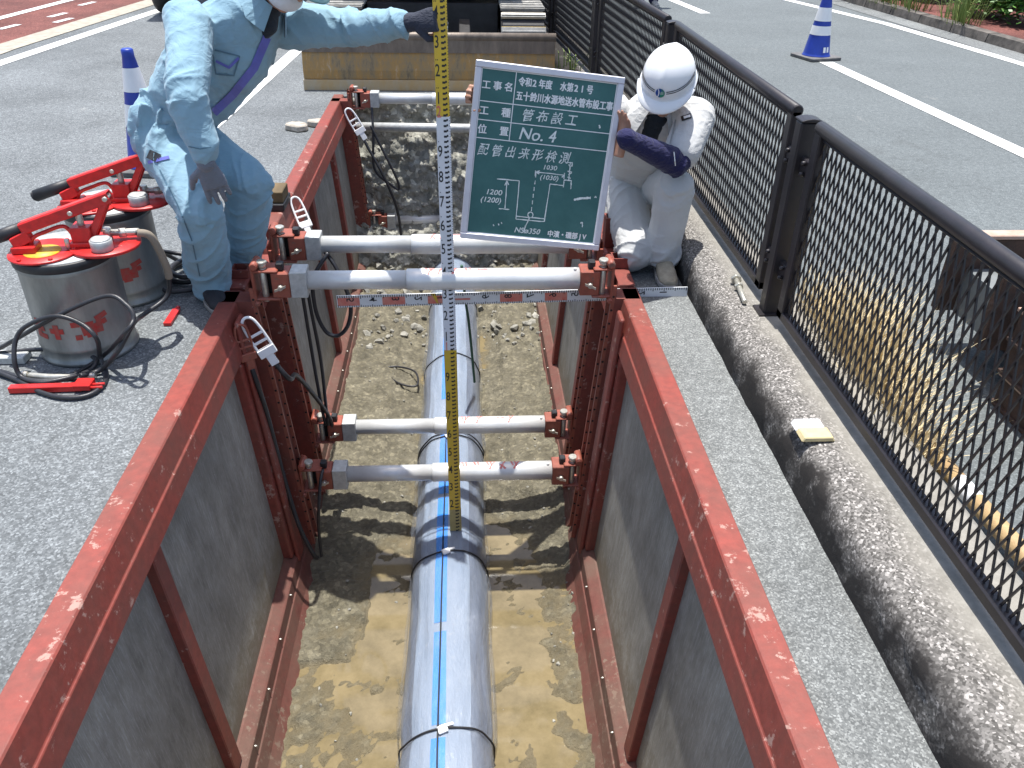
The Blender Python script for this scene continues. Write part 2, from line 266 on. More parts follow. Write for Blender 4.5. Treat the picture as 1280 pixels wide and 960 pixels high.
# ------------------------------------------------------------------ mesh helpers
ORG = {}
class MB:
    def __init__(s): s.bm = bmesh.new(); s.mats = []; s.mi = 0
    def m(s, mat):
        mat = M[mat] if isinstance(mat, str) else mat
        if mat not in s.mats: s.mats.append(mat)
        s.mi = s.mats.index(mat); return s
    def f(s, vs, smooth=False):
        try: f = s.bm.faces.new(vs)
        except ValueError: return None
        f.material_index = s.mi; f.smooth = smooth; return f
    def v(s, p): return s.bm.verts.new(p)
    def quad(s, *p): return s.f([s.v(q) for q in p])
    def box(s, x0, x1, y0, y1, z0, z1, mat=None):
        c = [V((x, y, z)) for x in (x0, x1) for y in (y0, y1) for z in (z0, z1)]
        if mat is not None: c = [mat @ p for p in c]
        v = [s.v(p) for p in c]
        for q in ((0, 1, 3, 2), (4, 6, 7, 5), (0, 4, 5, 1), (2, 3, 7, 6), (0, 2, 6, 4), (1, 5, 7, 3)): s.f([v[i] for i in q])
        return s
    def obox(s, c, ex, ey, ez):
        """oriented box: centre and three half-axis vectors"""
        c, ex, ey, ez = V(c), V(ex), V(ey), V(ez)
        v = [s.v(c+ex*a+ey*b+ez*d) for a in (-1, 1) for b in (-1, 1) for d in (-1, 1)]
        for q in ((0, 1, 3, 2), (4, 6, 7, 5), (0, 4, 5, 1), (2, 3, 7, 6), (0, 2, 6, 4), (1, 5, 7, 3)): s.f([v[i] for i in q])
        return s
    def ring(s, c, u, w, n): return [s.v(c+u*math.cos(2*math.pi*i/n)+w*math.sin(2*math.pi*i/n)) for i in range(n)]
    def skin(s, rings, smooth=True, cap=True, closed=True):
        n = len(rings[0])
        for a, b in zip(rings, rings[1:]):
            for i in range(n if closed else n-1): s.f([a[i], a[(i+1) % n], b[(i+1) % n], b[i]], smooth)
        if cap: s.f(rings[0][::-1]); s.f(rings[-1])
        return s
    def cyl(s, a, b, r0, r1=None, n=16, cap=True, smooth=True):
        a, b = V(a), V(b); r1 = r0 if r1 is None else r1
        d = (b-a).normalized(); u = d.orthogonal().normalized(); w = d.cross(u)
        return s.skin([s.ring(a, u*r0, w*r0, n), s.ring(b, u*r1, w*r1, n)], smooth, cap)
    def tube(s, pts, r, n=8, sub=6, closed=False, cat=True):
        pts = [V(p) for p in pts]
        if cat:
            P = []; N = len(pts)
            g = (lambda i: pts[i % N]) if closed else (lambda i: pts[max(0, min(N-1, i))])
            for i in range(N if closed else N-1):
                p0, p1, p2, p3 = g(i-1), g(i), g(i+1), g(i+2)
                for k in range(sub):
                    t = k/sub
                    P.append(.5*((2*p1)+(p2-p0)*t+(2*p0-5*p1+4*p2-p3)*t*t+(3*p1-p0-3*p2+p3)*t**3))
            if not closed: P.append(pts[-1])
            pts = P
        rings = []; u = None; N = len(pts)
        for i, p in enumerate(pts):
            a = pts[(i-1) % N] if (i or closed) else p; b = pts[(i+1) % N] if (i < N-1 or closed) else p
            d = (b-a).normalized()
            if u is None: u = d.orthogonal().normalized()
            u = (u-d*u.dot(d)).normalized(); w = d.cross(u)
            rr = r(i/(N-1)) if callable(r) else r
            rings.append(s.ring(p, u*rr, w*rr, n))
        if closed:
            s.skin(rings+[rings[0]], True, False)
        else: s.skin(rings)
        return s
    def prism(s, poly, fn, a, b, smooth=False):
        """poly: 2D points, fn(p, t) -> 3D"""
        A = [s.v(fn(p, a)) for p in poly]; B = [s.v(fn(p, b)) for p in poly]
        n = len(poly)
        for i in range(n): s.f([A[i], A[(i+1) % n], B[(i+1) % n], B[i]], smooth)
        s.f(A[::-1]); s.f(B); return s
    def lathe(s, prof, c=(0, 0, 0), n=32, sq=None):
        c = V(c); rings = []
        for r, z in prof:
            rings.append([s.v(c+V((r*math.cos(2*math.pi*i/n), r*math.sin(2*math.pi*i/n), z))) for i in range(n)])
        return s.skin(rings)
    def sphere(s, c, r, seg=16, mat3=None, cut=None):
        b = bmesh.ops.create_uvsphere(s.bm, u_segments=seg, v_segments=max(6, seg*2//3), radius=1)
        mm = (mat3 or Matrix.Identity(3))
        for q in b['verts']: q.co = mm @ (q.co*r if not hasattr(r, '__len__') else V((q.co.x*r[0], q.co.y*r[1], q.co.z*r[2]))) + V(c)
        fs = {f for q in b['verts'] for f in q.link_faces}
        for f in fs: f.material_index = s.mi; f.smooth = True
        return s
    def build(s, name, mat=None, parent=None, bevel=0, recalc=True, world=True, seg=1):
        if recalc: bmesh.ops.recalc_face_normals(s.bm, faces=s.bm.faces[:])
        if mat is not None: mm = [M[mat] if isinstance(mat, str) else mat]
        else: mm = s.mats
        me = bpy.data.meshes.new(name)
        if parent is not None and world: s.bm.transform(Matrix.Translation(-ORG.get(parent.name, V())))
        s.bm.to_mesh(me); s.bm.free()
        for x in mm: me.materials.append(x)
        o = bpy.data.objects.new(name, me); COL.objects.link(o)
        if parent is not None: o.parent = parent; ORG[o.name] = ORG.get(parent.name, V())
        if bevel:
            bv = o.modifiers.new('bevel', 'BEVEL'); bv.width = bevel; bv.segments = seg; bv.limit_method = 'ANGLE'; bv.angle_limit = .7
        return o
def tag(o, label=None, cat=None, group=None, kind=None):
    for k, v in (('label', label), ('category', cat), ('group', group), ('kind', kind)):
        if v: o[k] = v
    return o
def thing(name, label, cat, loc=(0, 0, 0), group=None):
    o = bpy.data.objects.new(name, None); COL.objects.link(o); o.location = loc
    o.empty_display_size = .1
    tag(o, label, cat, group); ORG[o.name] = V(loc); return o
def copy_tree(o, loc=None, rotz=None, label=None, parent=None):
    c = o.copy(); COL.objects.link(c)
    if parent is not None: c.parent = parent
    if loc is not None: c.location = loc
    if rotz is not None: c.rotation_euler = (0, 0, rotz)
    if label: c['label'] = label
    for ch in list(o.children): copy_tree(ch, parent=c)
    return c
def struct(mb, name, mat=None, **k): return tag(mb.build(name, mat, **k), kind='structure')
def solo(mb, name, label, cat, mat=None, group=None, **k):
    return tag(mb.build(name, mat, **k), label, cat, group)
def fbm(p, o=4):
    a, s, f = 0, .5, 1
    for _ in range(o): a += s*noise.noise(p*f); f *= 2.03; s *= .5
    return a
TXT = {}
def glyphs(mb, txt, org, u, v, size, bold=0., nrm=None, lift=0., jitter=0., shear=0., sx=1.):
    """flat lettering: org = lower left corner of the line, u / v unit vectors of writing and of height"""
    key = (txt, bold)
    if key not in TXT:
        cu = bpy.data.curves.new('t', 'FONT'); cu.body = txt; cu.size = 1; cu.offset = bold; cu.fill_mode = 'FRONT'; cu.resolution_u = 3
        ob = bpy.data.objects.new('t', cu); COL.objects.link(ob)
        dg = bpy.context.evaluated_depsgraph_get(); dg.update()
        me = bpy.data.meshes.new_from_object(ob.evaluated_get(dg))
        TXT[key] = ([q.co.copy() for q in me.vertices], [list(p.vertices) for p in me.polygons])
        bpy.data.objects.remove(ob); bpy.data.curves.remove(cu); bpy.data.meshes.remove(me)
    vs, fs = TXT[key]; org, u, v = V(org), V(u), V(v); n = nrm or u.cross(v)
    new = []
    for q in vs:
        x, y = q.x*size*sx + q.y*size*shear, q.y*size
        if jitter: x += jitter*noise.noise(V((q.x*2.3, q.y*2.3, 1.7))); y += jitter*noise.noise(V((q.x*2.3, q.y*2.3, 9.1)))
        new.append(mb.v(org+u*x+v*y+n*lift))
    for f in fs: mb.f([new[i] for i in f])
    return mb
def stroke(mb, pts, w, n, jit=0.):
    """a flat line of width w on a surface with normal n"""
    pts = [V(p) for p in pts]; n = V(n).normalized()
    L = []
    for i, p in enumerate(pts):
        d = (pts[min(i+1, len(pts)-1)]-pts[max(i-1, 0)]).normalized(); s_ = n.cross(d)*w/2
        k = 1+jit*random.uniform(-1, 1)
        L.append((mb.v(p+s_*k), mb.v(p-s_*k)))
    for a, b in zip(L, L[1:]): mb.f([a[0], b[0], b[1], a[1]])
    return mb
# ------------------------------------------------------------------ camera and light
H = 1.61
PI_, YA, RO = R(32.2), R(3.75), R(1.2)
fw = V((math.sin(YA)*math.cos(PI_), math.cos(YA)*math.cos(PI_), -math.sin(PI_)))
r_ = V((math.cos(YA), -math.sin(YA), 0)); u_ = r_.cross(fw)
rr = r_*math.cos(RO)+u_*math.sin(RO); uu = -r_*math.sin(RO)+u_*math.cos(RO)
cd = bpy.data.cameras.new('camera'); cam = bpy.data.objects.new('camera', cd); COL.objects.link(cam)
mw = Matrix((rr, uu, -fw)).transposed().to_4x4(); mw.translation = V((0, 0, H)); cam.matrix_world = mw
cd.sensor_width = 36; cd.lens = 36*1020/1280; cd.clip_start = .02; cd.clip_end = 600
sc.camera = cam
SUN_T = V((.015, -.155, -1)).normalized()      # the way the light travels: almost overhead noon sun
sd = bpy.data.lights.new('sun', 'SUN'); sd.energy = 4.4; sd.angle = R(.5); sd.color = (1, .982, .945)
so = bpy.data.objects.new('sun', sd); COL.objects.link(so); so.rotation_euler = SUN_T.to_track_quat('-Z', 'Y').to_euler(); so.location = (0, 2, 12)
w = bpy.data.worlds.new('World'); sc.world = w; w.use_nodes = True
nt = w.node_tree; bg = nt.nodes['Background']; sk = nt.nodes.new('ShaderNodeTexSky'); sk.sky_type = 'NISHITA'; sk.sun_disc = False
sk.sun_elevation = math.asin(-SUN_T.z); sk.sun_rotation = math.atan2(-SUN_T.x, -SUN_T.y); sk.air_density = 1.0; sk.dust_density = 2.2
nt.links.new(sk.outputs[0], bg.inputs[0]); bg.inputs[1].default_value = .15
sc.view_settings.view_transform = 'Standard'; sc.view_settings.look = 'None'; sc.view_settings.exposure = .66; sc.view_settings.gamma = 1
sc.view_settings.use_curve_mapping = False
# ------------------------------------------------------------------ ground
TL, TR, T0, T1 = -1.045, .765, -.7, 7.05        # the trench opening
g = MB()
for x0, x1, y0, y1 in ((-300, TL, -100, 500), (TL, 1.3, -100, T0), (TL, 1.3, T1, 500)): g.quad((x0, y0, 0), (x1, y0, 0), (x1, y1, 0), (x0, y1, 0))
struct(g, 'road', 'asphalt')
g = MB(); g.quad((TR, T0, 0), (1.3, T0, 0), (1.3, T1, 0), (TR, T1, 0)); struct(g, 'gutter_strip', 'gutter')
g = MB(); g.quad((1.3, -100, 0), (300, -100, 0), (300, 500, 0), (1.3, 500, 0)); struct(g, 'carriageway', 'lane')
def ribbon(mb, cl, wd, z):
    L = []
    for i, (x, y) in enumerate(cl):
        a = V(cl[max(i-1, 0)]); b = V(cl[min(i+1, len(cl)-1)]); d = (b-a).normalized(); nn = V((-d.y, d.x))
        L.append((mb.v((x+nn.x*wd/2, y+nn.y*wd/2, z)), mb.v((x-nn.x*wd/2, y-nn.y*wd/2, z))))
    for a, b in zip(L, L[1:]): mb.f([a[0], b[0], b[1], a[1]])
g = MB()
ribbon(g, [(-4.48, 4.0), (-4.31, 8.2), (-3.9, 11.6), (-3.3, 16), (-2.4, 22), (0, 34)], .15, .004)
ribbon(g, [(-1.86, 5.3), (-1.80, 6.52), (-1.70, 8.96), (-1.5, 13)], .13, .004)
ribbon(g, [(4.0, 3.2), (3.9, 5.47), (3.72, 8.64)], .15, .004)
ribbon(g, [(3.32, 11.95), (2.9, 15.5)], .15, .004)
ribbon(g, [(6.0, 5), (5.80, 8.64), (5.52, 11.21), (4.95, 13.6), (3.2, 20), (0, 30)], .15, .004)
struct(g, 'lane_marking', 'paint')
# left side: gutter cement and red paving
g = MB(); ribbon(g, [(-4.75, 5), (-4.62, 9.0), (-4.22, 12.4), (-3.6, 16.6), (-2.7, 22.5), (-.5, 34)], .30, .006); struct(g, 'gutter_edging', 'cement')
g = MB(); ribbon(g, [(-8.0, 2), (-7.75, 9), (-7.35, 12.4), (-6.7, 17), (-5.8, 23), (-3.5, 35)], 6.0, .003); struct(g, 'pavement', 'red_pave')
g = MB()
ribbon(g, [(-5.75, 8.6), (-5.35, 12.3), (-5.0, 15)], .13, .008)
for (x, y) in ((-5.15, 10.1), (-4.98, 11.0), (-5.0, 12.0), (-4.75, 10.6)): ribbon(g, [(x, y), (x+.06, y+.34)], .08, .008)
struct(g, 'pavement_marking', 'paint')
# right side: far kerb and red footway
KR = [(6.6, 3), (6.35, 6), (6.15, 9.17), (5.84, 13.5), (5.2, 18), (3.6, 25)]
g = MB(); ribbon(g, [(x-.17, y) for x, y in KR], .32, .005); struct(g, 'far_gutter', 'gutter')
g = MB()
pr = [(0, 0), (.02, .10), (.15, .108), (.16, 0)]
for (xa, ya), (xb, yb) in zip(KR, KR[1:]):
    n = 6
    for k in range(n):
        t0, t1 = k/n, (k+1)/n-.004
        A = V((xa+(xb-xa)*t0, ya+(yb-ya)*t0)); B = V((xa+(xb-xa)*t1, ya+(yb-ya)*t1))
        g.prism(pr, lambda p, t: V((A.x+(B.x-A.x)*t+p[0], A.y+(B.y-A.y)*t, p[1])), 0, 1)
struct(g, 'far_kerb', plain('stained_kerb', (.16, .14, .12), .9, var=.7, scale=8, bs=.4))
g = MB(); ribbon(g, [(x+.95, y) for x, y in KR], 1.6, .10); struct(g, 'footway', 'red_pave')
g = MB(); ribbon(g, [(x+4.4, y) for x, y in KR], 5.4, .105); struct(g, 'verge', plain('verge_earth', (.10, .11, .05), .9, scale=5))
# kerb beside the trench
g = MB(); g.m('kerb'); ys = [-1+.03*i for i in range(300)]+[8+.4*i for i in range(1, 60)]
prof = [(1.0, -.02), (1.003, .03), (1.007, .06), (1.012, .09), (1.022, .117), (1.04, .135), (1.07, .145), (1.11, .149), (1.15, .15), (1.2, .151), (1.27, .15), (1.34, .148), (1.37, .14), (1.38, .0)]
rows = []
for y in ys:
    row = []
    for i, (x, z) in enumerate(prof):
        edge = 1 if 2 <= i <= 7 else .25
        p = V((x, y, z)); d = .010*edge*noise.noise(p*11)+.007*edge*noise.noise(p*37+V((5, 0, 0)))
        if i == 0: d = .006*noise.noise(p*9)
        row.append(g.v((x+d-max(0, y-5)*.05, y, z+d*.6 if i else z)))
    rows.append(row)
for a, b in zip(rows, rows[1:]):
    for i in range(len(prof)-1): g.f([a[i], a[i+1], b[i+1], b[i]], True)
struct(g, 'kerb')
# ------------------------------------------------------------------ trench: walls, floor, water
g = MB()
g.quad((TL, T0, 0), (TL, T1, 0), (TL, T1, -2), (TL, T0, -2)); g.quad((TR, T0, 0), (TR, T1, 0), (TR, T1, -2), (TR, T0, -2)); g.quad((TL, T0, 0), (TR, T0, 0), (TR, T0, -2), (TL, T0, -2))
struct(g, 'trench_wall', 'soil')
PX = -.10                                        # pipe axis
def floor_h(x, y):
    p = V((x, y, 0)); near = max(0, min(1, (3.7-y)/.7))
    h = -1.447 + .040*fbm(p*2.1+V((3, 1, 0)), 3) + .036*fbm(p*7, 4) + .012*noise.noise(p*22) + .008*noise.noise(p*55)
    h += .052*(1-near) - .014*near
    d = abs(x-PX)
    if d < .36: h -= .075*(1-near)*(1-max(0, d-.18)/.18)*(.65+1.0*noise.noise(p*2.3))
    if y > 3.6 and x > .25: h += .02
    if 2.5 < y < 6 and abs(x) > .5: h += .02
    if y > 5.4: h += .10*min(1, (y-5.4)/1.2)+.09*abs(fbm(p*4.5, 4))*min(1, (y-5.4))
    e = min(1, max(0, (abs(x+.14)-.42)/.16)); h += .018*e
    return h
g = MB(); st = .018; nx = int((TR-TL)/st); ny = int((T1-.2)/st)
grid = [[g.v((TL+(TR-TL)*i/nx, .2+st*j, floor_h(TL+(TR-TL)*i/nx, .2+st*j))) for i in range(nx+1)] for j in range(ny+1)]
for a, b in zip(grid, grid[1:]):
    for i in range(nx): g.f([a[i], a[i+1], b[i+1], b[i]], True)
g.quad((TL, T0, -1.44), (TR, T0, -1.44), (TR, .2, -1.44), (TL, .2, -1.44))
struct(g, 'trench_floor', 'mud', recalc=False)
g = MB(); g.quad((TL, T0, -1.452), (TR, T0, -1.452), (TR, 6.2, -1.452), (TL, 6.2, -1.452)); struct(g, 'muddy_water', 'water')
# the stony end wall of the cut
g = MB(); st = .018; nx = int((TR-TL)/st); nz = int(1.62/st)
def endw(x, z):
    p = V((x, 7, z)); dpt = -z/1.55
    return T1-.04-.62*max(0, dpt)**1.3 - .15*fbm(p*2.2, 3) - .085*fbm(p*8, 4) - .045*abs(noise.noise(p*17))-.02*abs(noise.noise(p*37))
grid = [[g.v((TL+(TR-TL)*i/nx, endw(TL+(TR-TL)*i/nx, -st*j) if j else T1+.05, -st*j-.001)) for i in range(nx+1)] for j in range(nz+1)]
for a, b in zip(grid, grid[1:]):
    for i in range(nx): g.f([a[i], a[i+1], b[i+1], b[i]], True)
struct(g, 'trench_end_wall', 'soil')
g = MB(); g.m('stone'); rnd = random.Random(3)
def rock(mb, c, r):
    b = bmesh.ops.create_icosphere(mb.bm, subdivisions=1, radius=1); q = Matrix.Rotation(rnd.uniform(0, 6), 3, V((rnd.random(), rnd.random(), 1)).normalized())
    sx, sy, sz = rnd.uniform(.8, 1.3), rnd.uniform(.7, 1.1), rnd.uniform(.55, .85); o = V((rnd.uniform(0, 50), 0, 0))
    for v_ in b['verts']:
        k = 1+.6*noise.noise(v_.co*1.6+o)
        v_.co = q @ V((v_.co.x*sx*k*r, v_.co.y*sy*k*r, v_.co.z*sz*k*r)) + c
for _ in range(430):
    z = -rnd.uniform(.05, 1.45); x = rnd.uniform(TL+.1, TR-.1); rock(g, V((x, endw(x, z)+.005, z)), rnd.choice((.010, .014, .018, .024, .034)))
for _ in range(320):
    y = rnd.uniform(5.2, 6.9); x = rnd.uniform(-.8, .65); rock(g, V((x, y, floor_h(x, y)+.005)), rnd.choice((.010, .014, .018, .024, .04)))
for _ in range(260):
    y = rnd.uniform(1.6, 5.5); x = rnd.uniform(-.7, .55); rock(g, V((x, y, floor_h(x, y)+.001)), rnd.choice((.004, .006, .008, .011)))
tag(g.build('rubble', 'stone'), 'loose grey stones in the trench mud and on its stony end face', 'rubble', kind='stuff')
# ------------------------------------------------------------------ shoring panels
TILT = .07
def FX(sd_, z, d): return (-.955+TILT*(.05-z)+d) if sd_ < 0 else (.675-TILT*(.05-z)-d)
def panel(sd_, y0, y1, stiff, posts, rails, rz, label):
    t = thing('shoring_panel', label, 'trench panel', (FX(sd_, 0, 0), (y0+y1)/2, -1.6), 'panels lining the trench')
    P = lambda p, y: V((FX(sd_, p[1], p[0]), y, p[1]))
    g = MB(); g.m('red')
    g.prism([(-.085, .05), (-.014, .05), (-.008, .044), (.003, -.045), (.009, -.049), (.015, -.13), (-.024, -.15), (-.085, -.15)], P, y0, y1)
    g.m('zinc'); y = y0+.15
    while y < y1-.1:
        g.cyl(P((.004, -.122), y), P((.012, -.122), y), .006, .004, 6); y += .29
    g.build('top_rail', None, t, .003)
    g = MB(); g.m('red_mud')
    g.prism([(-.085, -1.24), (-.026, -1.24), (.012, -1.262), (.02, -1.268), (.024, -1.33), (.03, -1.332), (.05, -1.4), (.10, -1.48), (.11, -1.75), (-.085, -1.75)], P, y0, y1)
    g.m('zinc'); y = y0+.2
    while y < y1-.1:
        g.cyl(P((.016, -1.285), y), P((.03, -1.285), y), .006, .004, 6); y += .26
    g.build('bottom_rail', None, t, .003)
    ed = [y0]+sorted(stiff+[(a+b)/2 for a, b in posts])+[y1]
    for y in stiff:
        g = MB(); g.prism([(-.08, -.15), (-.002, -.15), (-.002, -1.245), (-.08, -1.245)], P, y-.036, y+.036); g.build('stiffener', 'red', t, .004)
    for a, b in posts:
        g = MB(); g.prism([(-.08, -.15), (.008, -.15), (.008, -1.25), (-.08, -1.25)], P, a, b)
        g.prism([(.008, .03), (.03, .03), (.03, -1.3), (.008, -1.3)], P, a+.03, b-.03)
        g.build('end_post', 'red', t, .012, seg=2)
    solid = sorted([(y-.036, y+.036) for y in stiff]+posts+[(y-.06, y+.06) for y in rails if 1])
    cur = y0
    for a, b in solid+[(y1, y1)]:
        if a-cur > .12:
            g = MB(); g.prism([(-.05, -.15), (-.036, -.15), (-.036, -1.245), (-.05, -1.245)], P, cur, a); g.build('aluminium_sheet', 'alu', t)
        cur = max(cur, b)
    rd = .055 if sd_ < 0 else .03
    for y in rails:
        g = MB(); g.m('red')
        g.prism([(-.08, .05), (rd-.004, .05), (rd, .13), (rd, -1.34), (-.08, -1.34)], P, y-.05, y+.05)
        g.m('orange')
        for s_ in (-1, 1): g.prism([(rd, .11), (rd+.016, .11), (rd+.016, -1.33), (rd, -1.33)], P, y+s_*.045-.006, y+s_*.045+.006)
        g.m('dark')  # solid dark discs paint the shade of the rail holes
        z = .06
        while z > -1.3:
            for s_ in (-1, 1): g.cyl(P((rd+.008, z), y+s_*.045-s_*.0-.0071*1), P((rd+.008, z), y+s_*.045+.0071), .0055, None, 8)
            g.cyl(P((rd-.004, z-.03), y), P((rd+.0012, z-.03), y), .011, None, 10); z -= .065
        g.build('perforated_rail', None, t, 0)
    for y, zt in rz:       # hollow square tube ends standing up from the rail
        g = MB(); g.m('red'); a, wl = .038, .007; x = FX(sd_, .05, -.045); 
        for x0, x1, ya, yb in ((-a, a, -a, -a+wl), (-a, a, a-wl, a), (-a, -a+wl, -a+wl, a-wl), (a-wl, a, -a+wl, a-wl)): g.box(x+x0, x+x1, y+ya, y+yb, .052, zt)
        g.m('dark'); g.box(x-a+wl+.001, x+a-wl-.001, y-a+wl+.001, y+a-wl-.001, .053, zt-.05); g.build('tube_socket', None, t)  # dark block inside paints the shade of the hollow tube
    return t
panel(-1, -.3, 3.262, [.75, 1.87], [(2.96, 3.12)], [3.2], [], 'red framed shoring panel with scuffed aluminium sheets, nearest on the pump side')
panel(-1, 3.29, 6.9, [5.0, 6.0], [(3.70, 3.82)], [3.6, 6.72], [(3.42, .09), (3.68, .11), (3.88, .10)], 'red shoring panel beyond the light blue worker, on the pump side')
panel(1, -.3, 3.262, [.7, 1.86], [(2.96, 3.12)], [3.2], [], 'red shoring panel with paint worn off its top, nearest on the fence side')
panel(1, 3.29, 6.9, [4.8, 5.9], [(3.70, 3.82)], [3.6, 6.72], [(3.5, .10), (3.75, .20)], 'red shoring panel under the chalkboard, far one on the fence side')
# ------------------------------------------------------------------ struts
def strut(y, z, label, rot_mark=1, tint='tube', mark=True):
    dl, dr = .055+.016, .03+.016
    xl, xr = FX(-1, z, dl), FX(1, z, dr)
    t = thing('trench_strut', label, 'strut', (xl, y, z-.1), 'aluminium struts spanning the trench')
    def bracket(x, s, blk):
        g = MB(); g.m('orange')
        b0, b1 = (.08, .155) if blk else (.06, .145)
        X = lambda a: x+s*a
        g.box(X(b0), X(b1), y-.045, y+.045, z-.062, z+.05)
        for zz in (.052, -.074):
            g.box(X(-.0), X(b0+.03), y-.046, y+.046, z+zz, z+zz+.011)
        g.box(X(0), X(.012), y-.05, y+.05, z-.09, z+.09)
        g.cyl((X(.018), y-.06, z+.085), (X(.018), y+.03, z+.085), .017, None, 10)
        g.cyl((X(.012), y-.06, z-.085), (X(.012), y+.01, z-.085), .012, None, 8)
        g.m('dark'); g.box(X(.03), X(b0-.004), y+.005, y+.03, z-.063, z+.052)  # dark block paints the shade between the yoke plates
        o = g.build('bracket', None, t, .004)
        g = MB(); g.m('zinc')
        g.cyl((X(.045), y-.018, z-.085), (X(.045), y-.018, z+.066), .014, None, 12)
        g.cyl((X(.045), y-.018, z+.0635), (X(.045), y-.018, z+.086), .013, .021, 14); g.cyl((X(.045), y-.018, z+.086), (X(.045), y-.018, z+.098), .023, .021, 14)
        g.build('pin', None, o, .002)
        g = MB(); g.m('rubber'); g.box(X(b0+.02), X(b0+.05), y-.02, y+.015, z+.051, z+.085); g.build('stopper', None, o, .004)
        g = MB(); g.m('zinc'); g.cyl((X((b0+b1)/2), y-.045, z-.01), (X((b0+b1)/2), y-.066, z-.01), .013, .010, 8)
        g.obox((X((b0+b1)/2), y-.064, z-.01), (.024*s, 0, .010), (0, .003, 0), (0, 0, .005))
        g.build('wing_nut', None, o)
    bracket(xl, 1, True); bracket(xr, -1, False)
    g = MB(); g.m('galv' if tint == 'tube' else 'galv'); g.box(xl+.156, xl+.226, y-.047, y+.047, z-.062, z+.055); g.build('end_block', None, t, .005, seg=2)
    xm = xl+.64
    g = MB(); g.m('tube'); g.cyl((xl+.226, y, z), (xm, y, z), .040, None, 28); g.build('inner_tube', None, t)
    g = MB(); g.m('tube'); e = xr-.146
    g.skin([g.ring(V((x, y, z)), V((0, r, 0)), V((0, 0, r)), 28) for x, r in ((xm, .043), (xm+.004, .0465), (xm+.05, .0465), (e-.16, .0465), (e, .0475))])
    g.cyl((e-.02, y-.012, z+.044), (e-.02, y-.012, z+.054), .008, .007, 10)
    g.m('red_mark')
    if mark:          # worn red lettering read from the far side
        rnd_ = random.Random(int(y*100+z*77)); x0 = xm+.08
        def arc(u, a): return V((x0+u, y+.0473*math.cos(a), z+.0473*math.sin(a)))
        SH = {'U': [((.0, 1), (.0, .2)), ((.0, .2), (.03, 0)), ((.03, 0), (.03, 1))]}
        u0 = 0
        for kx in range(6):
            k = rnd_.choice(('t', 'h', 'z', 'w'))
            segs = {'t': [((0, 0), (.04, 0)), ((.02, 0), (.0, 1))], 'h': [((0, .5), (.045, .5))], 'z': [((0, 0), (.035, 0)), ((.035, 0), (.01, 1)), ((.01, .55), (.035, 1))], 'w': [((0, 0), (.008, .7)), ((.018, 0), (.024, .7)), ((.042, 0), (.012, 1))]}[k]
            for (ax, ay), (bx, by) in segs:
                if rnd_.random() < .2: continue
                pts = [arc(u0+ax+(bx-ax)*i/4, R(58+70*(ay+(by-ay)*i/4))) for i in range(5)]
                for p, q in zip(pts, pts[1:]):
                    nrm = V((0, p.y-y, p.z-z)).normalized(); stroke(g, [p, q], .010, nrm)
            u0 += rnd_.uniform(.05, .07)
    g.build('outer_tube', None, t, recalc=True)
    return t
strut(3.2, .125, 'white aluminium strut just above the horizontal ruler, at road level')
strut(3.2, -.92, 'lowest aluminium strut, right above the foot of the yellow staff')
strut(3.6, .12, 'aluminium strut partly behind the lower edge of the chalkboard')
strut(3.6, -.92, 'low aluminium strut crossing the pipe just behind the lowest one')
strut(6.72, .06, 'aluminium strut in front of the excavator blade, at the far trench end', mark=False)
strut(6.72, -.95, 'aluminium strut deep down in front of the stony end wall', mark=False)
g = MB(); g.cyl((TL-.05, 6.84, -.19), (TR+.02, 6.8, -.20), .036, None, 20)
solo(g, 'conduit_pipe', 'thin grey conduit crossing the trench before its stony end wall', 'pipe', 'galv')
# ------------------------------------------------------------------ water main in its film sleeve
t = thing('water_pipe', 'large pipe wrapped in clear film with a bright blue stripe, lying in the trench', 'pipe', (PX, 3.2, -1.58))
RP = .186
def pr_(y, a, lift=0):                # a = angle from straight up, + towards +x
    p = V((a*1.2, y, 0))
    belly = 1+.02*math.sin(y*2*math.pi/.96+1.2)
    r = RP*belly+.007*noise.noise(V((a*2.2, y*1.6, 3)))+.0035*noise.noise(V((a*6, y*3.2, 8)))*(1.8 if abs(a) > .5 else .7)+lift
    for yb in BANDS: r -= .008*math.exp(-((y-yb)/.05)**2)
    return V((PX+r*math.sin(a), y, -1.39+r*math.cos(a)))
BANDS = (.98, 1.97, 2.94, 3.9, 4.85, 5.8)
def wrap(a0f, a1f, y0, y1, lift, na, dy=.03, thick=True):
    g = MB(); ny = max(2, int((y1-y0)/dy)); L = []
    for j in range(ny+1):
        y = y0+(y1-y0)*j/ny; a0, a1 = a0f(y), a1f(y)
        L.append([g.v(pr_(y, a0+(a1-a0)*i/na, lift)) for i in range(na+1)])
    for a, b in zip(L, L[1:]):
        for i in range(na): g.f([a[i], a[i+1], b[i+1], b[i]], True)
    return g
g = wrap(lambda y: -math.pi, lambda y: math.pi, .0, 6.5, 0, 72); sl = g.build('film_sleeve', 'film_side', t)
g = wrap(lambda y: -.80-.05*noise.noise(V((y, 1, 0))), lambda y: .56+.05*noise.noise(V((y*1.3, 5, 0))), .0, 6.45, .0028, 30); g.build('film_fold', 'film', sl)  # fold strip along the top, its highlight painted as a paler film
g = MB()
for (a, b) in ((.2, 1.05), (1.1, 1.93), (1.99, 2.45), (2.5, 3.35), (3.38, 4.1), (4.3, 5.1), (5.2, 6.2)):
    n = max(2, int((b-a)/.03)); L = []
    for j in range(n+1):
        y = a+(b-a)*j/n; c0 = -.17+.03*noise.noise(V((y*.8, 0, 4)))
        L.append([g.v(pr_(y, c0+(i/4-.5)*.30, .0048)) for i in range(5)])
    for p, q in zip(L, L[1:]):
        for i in range(4): g.f([p[i], p[i+1], q[i+1], q[i]], True)
g.build('blue_tape', 'blue_tape', sl)
g = MB(); L = []; na = 60; nyy = 220
